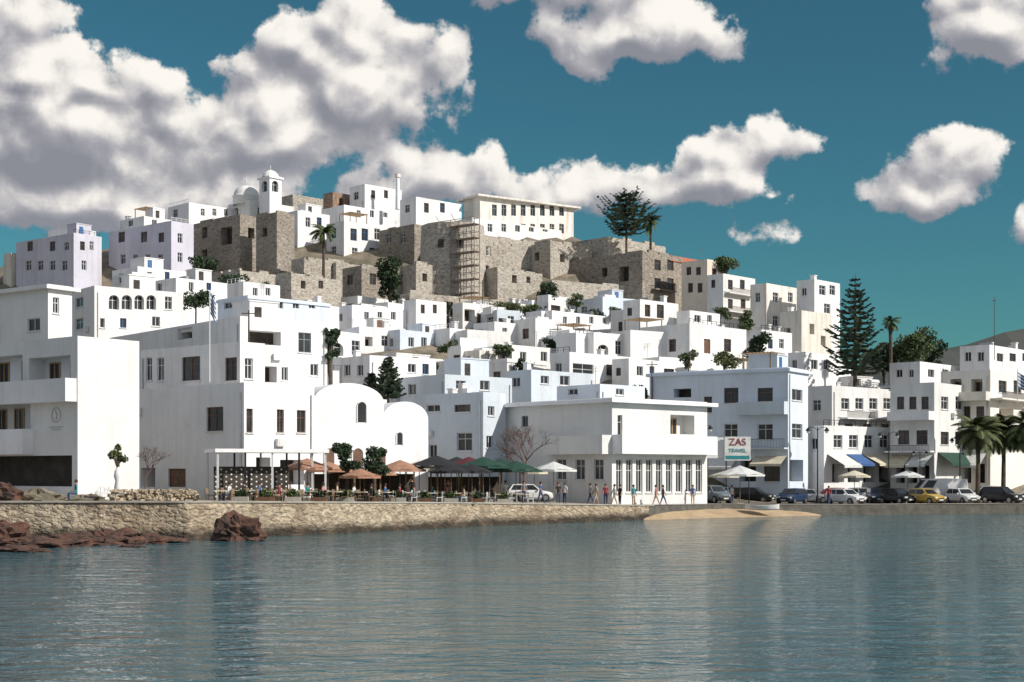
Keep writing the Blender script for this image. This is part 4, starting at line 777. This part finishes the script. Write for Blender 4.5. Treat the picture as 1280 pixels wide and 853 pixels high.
# ------------------------------------------------------------ people
def person(label,px,Y,rot,top,low,pose='stand',z=None,h=1.0,X=None,group=None):
    s=.22 if pose=='walk' else .0
    V=[(0,0,.98),(0,0,1.2),(0,0,1.42),(0,-.01,1.53),(0,-.02,1.62),(0,-.02,1.7)]; r=[.13,.125,.1,.055,.095,.085]; E=[(0,1),(1,2),(2,3),(3,4),(4,5)]
    for sg in (-1,1):
        b0=len(V); k=s*sg
        V+=[(sg*.18,0,1.4),(sg*.22,k*.5,1.13),(sg*.23,k*.8-.06,.9),(sg*.23,k*.8-.1,.8)]; r+=[.062,.045,.032,.038]; E+=[(2,b0),(b0,b0+1),(b0+1,b0+2),(b0+2,b0+3)]
        if pose=='sit': V[-2]=(sg*.2,-.22,1.06); V[-1]=(sg*.16,-.32,1.1)
        b0=len(V)
        if pose=='sit': V+=[(sg*.1,-.02,.94),(sg*.13,-.44,.95),(sg*.12,-.42,.52),(sg*.12,-.58,.48)]
        else: V+=[(sg*.09,0,.9),(sg*.1,-k*.7-.02,.5),(sg*.1,-k*1.3,.09),(sg*.1,-k*1.3-.16,.04)]
        r+=[.1,.066,.042,.04]; E+=[(0,b0),(b0,b0+1),(b0+1,b0+2),(b0+2,b0+3)]
    me=bpy.data.meshes.new('p'); me.from_pydata(V,E,[]); o=bpy.data.objects.new('p',me); COL.objects.link(o); o.modifiers.new('s','SKIN'); sd=o.modifiers.new('d','SUBSURF'); sd.levels=1
    for i,x in enumerate(me.skin_vertices[0].data): x.radius=(r[i],r[i]*(.8 if i<3 else 1)); x.use_root=(i==0)
    bpy.context.view_layer.update(); m2=bpy.data.meshes.new_from_object(o.evaluated_get(bpy.context.evaluated_depsgraph_get())); bpy.data.objects.remove(o)
    for k in ('skin',top,low,'tyre'): m2.materials.append(MT[k])
    for f in m2.polygons:
        c=f.center; f.use_smooth=True
        if pose=='sit': f.material_index=0 if c.z>1.47 or (c.z>1.0 and c.y<-.15) else 1 if c.z>1.0 else 2 if c.z>.56 else 3
        else: f.material_index=0 if (c.z>1.47 or (abs(c.x)>.17 and c.z<1.22)) else 1 if c.z>.98 else 2 if c.z>(.5 if low=='c_beige' else .1) else (3 if c.z<.09 else 0)
    rt=thing('person',label,'person',group=group); bd=bpy.data.objects.new('body',m2); COL.objects.link(bd); bd.parent=rt
    q=MB(); q.lathe([(.098,-.02),(.11,.05),(.1,.11),(.06,.155),(.01,.17)],(0,.012,1.62),12); q.build('hair','hair',rt,True)
    if X is None: X=(px-640)/F*Y
    rt.location=(X,Y,(gz(X)+.03) if z is None else z); rt.rotation_euler=(0,0,R_(rot)); rt.scale=(h,h,h)
for a in [('person in dark top and jeans standing on the quay',698,113.5,20,'c_black','c_jean'),('person in white top standing beside the person in dark clothes',706,113.8,-30,'c_white','c_jean'),('person in grey top walking past the pavilion',738,116.5,90,'c_grey','c_jean','walk'),
 ('person in red top standing in front of the pavilion doors',757,118,0,'c_red','c_jean'),('person in white shirt and beige shorts walking on the quay',768,117,-80,'c_white','c_beige','walk'),('person in black dress beside the beige-shorted walker',775,117.4,-60,'c_black','c_black'),
 ('person in teal top by the quay end',792,119,30,'c_teal','c_beige'),('person in pink top walking toward the beach',820,122,80,'c_pink','c_beige','walk'),('person in dark clothes following the pink-topped walker',829,122.5,85,'c_black','c_jean','walk'),('person in blue top near the silver hatchback',866,127,-10,'c_blue','c_beige'),
 ('person in white top beside the grey-blue hatchback',915,131,40,'c_white','c_jean'),('person in red top near the dark blue car',1036,136,-20,'c_red','c_jean','walk'),('person in grey top behind the cafe tables',655,114,10,'c_grey','c_jean'),('person in orange top at the cafe terrace',560,104.5,15,'c_orange','c_jean'),
 ('person in white top standing left of the bare tree',632,110,40,'c_white','c_beige'),('person in black top standing between the cafe tables',515,103.5,-20,'c_black','c_jean'),('person in blue top at the right end of the cafe tables',676,112.6,60,'c_blue','c_jean','walk'),('person in beige clothes at the pavilion corner',745,116,-70,'c_beige','c_beige','walk')]:
    person(*a)
rn=random.Random(21); tops=['c_white','c_black','c_blue','c_red','c_grey','c_teal','c_pink','c_beige']
for i in range(18):
    X,Y,rz=SEATS[(i*4+1)%len(SEATS)]; c=tops[i%8]
    person('person in %s top seated at a cafe table on the terrace'%c[2:],0,Y,math.degrees(rz),c,rn.choice(['c_jean','c_beige','c_black']),'sit',gz(X)-.42,1.0,X,'%s-topped people seated at the cafe'%c[2:])
person('person in teal top sitting on the stones at the left quay',95,86.5,-60,'c_teal','c_jean','sit',gz(-27)-.35)
q=MB(); c=P(148,612,89.5); c.z=gz(c.x); q.lathe([(.35,0),(.35,.3),(.2,.4),(.28,.9),(.2,1.3),(.3,1.6),(.24,1.95),(.1,2.15),(.02,2.2)],c,12); tag(q.build('white_sculpture','clean',None,True),'white rounded stone sculpture standing on the left quay','sculpture')
# ------------------------------------------------------------ sky
SUN=Vector((.76,-.38,.55)).normalized(); el=math.asin(SUN.z); az=math.atan2(SUN.x,SUN.y)
BL=[(60,170,220,90),(110,105,130,52),(440,105,150,105),(330,175,190,80),(560,225,165,55),(120,250,300,80),(-240,120,350,230),(0,5,85,42),(700,240,100,40),(500,60,80,50),(800,40,145,72),(640,-20,150,40),(905,225,102,54),(965,168,52,50),(810,240,90,26),(950,292,50,14),(1165,235,88,52),(1190,198,60,40),(1250,40,105,76),(1320,285,80,50),(1040,-240,300,70),(300,-260,500,110),(900,-420,500,90),
 (1700,120,220,120),(1900,260,260,80),(2300,60,300,160),(1500,-160,200,80),(-900,160,300,140),(-1500,40,400,200),(-600,-300,300,120),(2900,200,300,150),(1800,-500,500,160),(-200,-700,700,200),(700,-900,500,160)]
na,ne=680,240; A0,A1,E0,E1=R_(-62),R_(62),R_(-1.5),R_(50)
aa=np.linspace(0,1,na); aa=(aa-.5)*2; aa=np.sign(aa)*(.45*np.abs(aa)+.55*np.abs(aa)**3)*A1
ee=np.linspace(0,1,ne); ee=E0+(E1-E0)*(.5*ee+.5*ee**2.2)
Ag,Eg=np.meshgrid(aa,ee,indexing='ij'); dx=np.cos(Eg)*np.sin(Ag); dy=np.cos(Eg)*np.cos(Ag); dz=np.sin(Eg)
px=(640+F*dx/dy).ravel(); py=(590-F*dz/dy).ravel()
wx=np.array([noise.noise(Vector((a/70,b_/70,0))) for a,b_ in zip(px,py)]); wy=np.array([noise.noise(Vector((a/70,b_/70,7))) for a,b_ in zip(px,py)])
wx2=np.array([noise.noise(Vector((a/28,b_/28,3))) for a,b_ in zip(px,py)])
rb=np.random.RandomState(4)
PUFF=[]
for bx,by,rx,ry in BL:
    PUFF.append((bx,by,rx*.84,ry*.78))
    k=int(8+rx*ry/1000) if -400<bx<1700 else 5
    for _ in range(min(k,34)):
        a=rb.uniform(0,2*math.pi); q_=rb.uniform(.6,.98); s_=rb.uniform(.14,.38)*min(rx,ry)*1.1
        yy=by+ry*.85*q_*math.sin(a)
        if yy>by+ry*.45: continue
        PUFF.append((bx+rx*.9*q_*math.cos(a),yy,s_*1.15,s_))
def mass(ox,oy):
    acc=np.zeros(px.shape)
    for bx,by,rx,ry in PUFF:
        X=(px+wx*30+wx2*9+ox-bx)/rx; Yy=(py+wy*22+oy-by); Yy=Yy/np.where(Yy>0,ry*.85,ry)
        d=(1-np.sqrt(X*X+Yy*Yy))*min(rx,ry)/34
        acc+=np.exp(np.clip(d,-3,1.6)*4)
    return np.clip(np.log(acc+1e-6)/4,-1,1.9)
m0=mass(0,0); m1=mass(11,-22)
RD=6000; V=np.stack([dx.ravel()*RD,dy.ravel()*RD,dz.ravel()*RD],1)
me=bpy.data.meshes.new('sky'); idx=np.arange(na*ne).reshape(na,ne)
fc=np.stack([idx[:-1,:-1],idx[:-1,1:],idx[1:,1:],idx[1:,:-1]],-1).reshape(-1,4)
me.from_pydata(V.tolist(),[],fc.tolist())
for nm,a in (('cloud_mass',m0),('cloud_mass_sunward',m1)): me.attributes.new(nm,'FLOAT','POINT').data.foreach_set('value',a.astype(np.float32))
me.polygons.foreach_set('use_smooth',[True]*len(fc))
m=bpy.data.materials.new('cloudy_sky'); m.use_nodes=True; nt=m.node_tree; nt.nodes.clear(); me.materials.append(m)
skyo=bpy.data.objects.new('sky',me); COL.objects.link(skyo); tag(skyo,kind='structure')
try: m.cycles.emission_sampling='NONE'
except Exception as ex: print(ex)
g=nd(nt,'ShaderNodeNewGeometry'); nr=nd(nt,'ShaderNodeVectorMath',operation='NORMALIZE'); lk(nt,g.outputs['Position'],nr.inputs[0]); D0=nr.outputs[0]
wn=nd(nt,'ShaderNodeTexNoise',ins={'Scale':24.,'Detail':6.,'Roughness':.58}); lk(nt,D0,wn.inputs['Vector'])
wv=nd(nt,'ShaderNodeVectorMath',operation='MULTIPLY_ADD'); wv.inputs[1].default_value=(.028,.028,.028); lk(nt,wn.outputs['Color'],wv.inputs[0]); lk(nt,D0,wv.inputs[2]); DW=wv.outputs[0]
def tex(off):
    ad=nd(nt,'ShaderNodeVectorMath',operation='ADD'); ad.inputs[1].default_value=off; lk(nt,DW,ad.inputs[0]); v=ad.outputs[0]
    def vor(s,sm):
        vo=nd(nt,'ShaderNodeTexVoronoi',feature='SMOOTH_F1',ins={'Scale':s,'Smoothness':sm}); lk(nt,v,vo.inputs['Vector']); return vo.outputs['Distance']
    h=mth(nt,'MULTIPLY',mth(nt,'SUBTRACT',.4,vor(18.,.35)),.72)
    h=mth(nt,'MULTIPLY_ADD',mth(nt,'SUBTRACT',.4,vor(46.,.3)),.30,h)
    return mth(nt,'MULTIPLY_ADD',mth(nt,'SUBTRACT',ntex(nt,v,70,6,.6),.5),.30,h)
t0=tex((0,0,0)); t1=tex((.006,0,.010))
am=nd(nt,'ShaderNodeAttribute',attribute_name='cloud_mass').outputs['Fac']; ams=nd(nt,'ShaderNodeAttribute',attribute_name='cloud_mass_sunward').outputs['Fac']
fz=ntex(nt,D0,55,8,.62)
den=mth(nt,'ADD',mth(nt,'MULTIPLY_ADD',t0,1.0,am),mth(nt,'MULTIPLY',mth(nt,'SUBTRACT',fz,.5),1.3))
al=nd(nt,'ShaderNodeMapRange',interpolation_type='SMOOTHSTEP',ins={1:.0,2:.30}); lk(nt,den,al.inputs[0])
lit=mth(nt,'MULTIPLY_ADD',mth(nt,'SUBTRACT',t0,t1),1.45,.47); lit=mth(nt,'MULTIPLY_ADD',mth(nt,'SUBTRACT',am,ams),.85,lit)
big=ntex(nt,D0,7,3); lit=mth(nt,'MULTIPLY_ADD',mth(nt,'SUBTRACT',big,.5),.8,lit,True)
cr=nd(nt,'ShaderNodeValToRGB'); cr.color_ramp.interpolation='B_SPLINE'; e=cr.color_ramp.elements; e[0].position=0.; e[0].color=(.24,.25,.29,1); e[1].position=.86; e[1].color=(.98,.94,.88,1); x=e.new(.36); x.color=(.37,.37,.41,1); x=e.new(.62); x.color=(.66,.64,.63,1); lk(nt,lit,cr.inputs[0])
sky=nd(nt,'ShaderNodeTexSky',sky_type='NISHITA',sun_disc=False,sun_elevation=el,sun_rotation=az,air_density=1.,dust_density=.3,ozone_density=2.); lk(nt,D0,sky.inputs[0])
tint=mixc(nt,1.,sky.outputs[0],(.022,.054,.052,1),'MULTIPLY'); tint=mixc(nt,1.,tint,(.004,.004,.006,1),'ADD')
col=mixc(nt,al.outputs[0],tint,cr.outputs[0]); em=nd(nt,'ShaderNodeEmission',ins={'Strength':1.}); lk(nt,col,em.inputs[0]); mo=nd(nt,'ShaderNodeOutputMaterial'); lk(nt,em.outputs[0],mo.inputs[0])
w=bpy.data.worlds.new('World'); sc.world=w; w.use_nodes=True; nt=w.node_tree; nt.nodes.clear()
try: w.cycles.sampling_method='MANUAL'; w.cycles.sample_map_resolution=256
except Exception as ex: print(ex)
tc=nd(nt,'ShaderNodeTexCoord'); cl=ramp(nt,ntex(nt,tc.outputs['Generated'],2.2,2),.40,.60)
sky=nd(nt,'ShaderNodeTexSky',sky_type='NISHITA',sun_disc=False,sun_elevation=el,sun_rotation=az,air_density=1.,dust_density=.3,ozone_density=1.5)
b1=nd(nt,'ShaderNodeBackground',ins={'Strength':.09}); lk(nt,sky.outputs[0],b1.inputs[0]); b2=nd(nt,'ShaderNodeBackground',ins={'Strength':.52}); b2.inputs[0].default_value=(.86,.90,.97,1)
mx=nd(nt,'ShaderNodeMixShader'); lk(nt,cl,mx.inputs[0]); lk(nt,b1.outputs[0],mx.inputs[1]); lk(nt,b2.outputs[0],mx.inputs[2]); wo=nd(nt,'ShaderNodeOutputWorld'); lk(nt,mx.outputs[0],wo.inputs[0])
sl=bpy.data.lights.new('sun','SUN'); sl.energy=4.7; sl.angle=R_(.53); sl.color=(1,.95,.87); so=bpy.data.objects.new('sun',sl); COL.objects.link(so); so.rotation_euler=SUN.to_track_quat('Z','Y').to_euler(); so.location=(60,0,120)
cm_=bpy.data.cameras.new('camera'); cm_.lens=50; cm_.sensor_width=36; cm_.shift_y=(590-426.5)/1280; cm_.clip_end=12000; cm_.clip_start=.5; co=bpy.data.objects.new('camera',cm_); COL.objects.link(co); co.location=(0,0,CH); co.rotation_euler=(math.pi/2,0,0); sc.camera=co
sc.view_settings.view_transform='Standard'
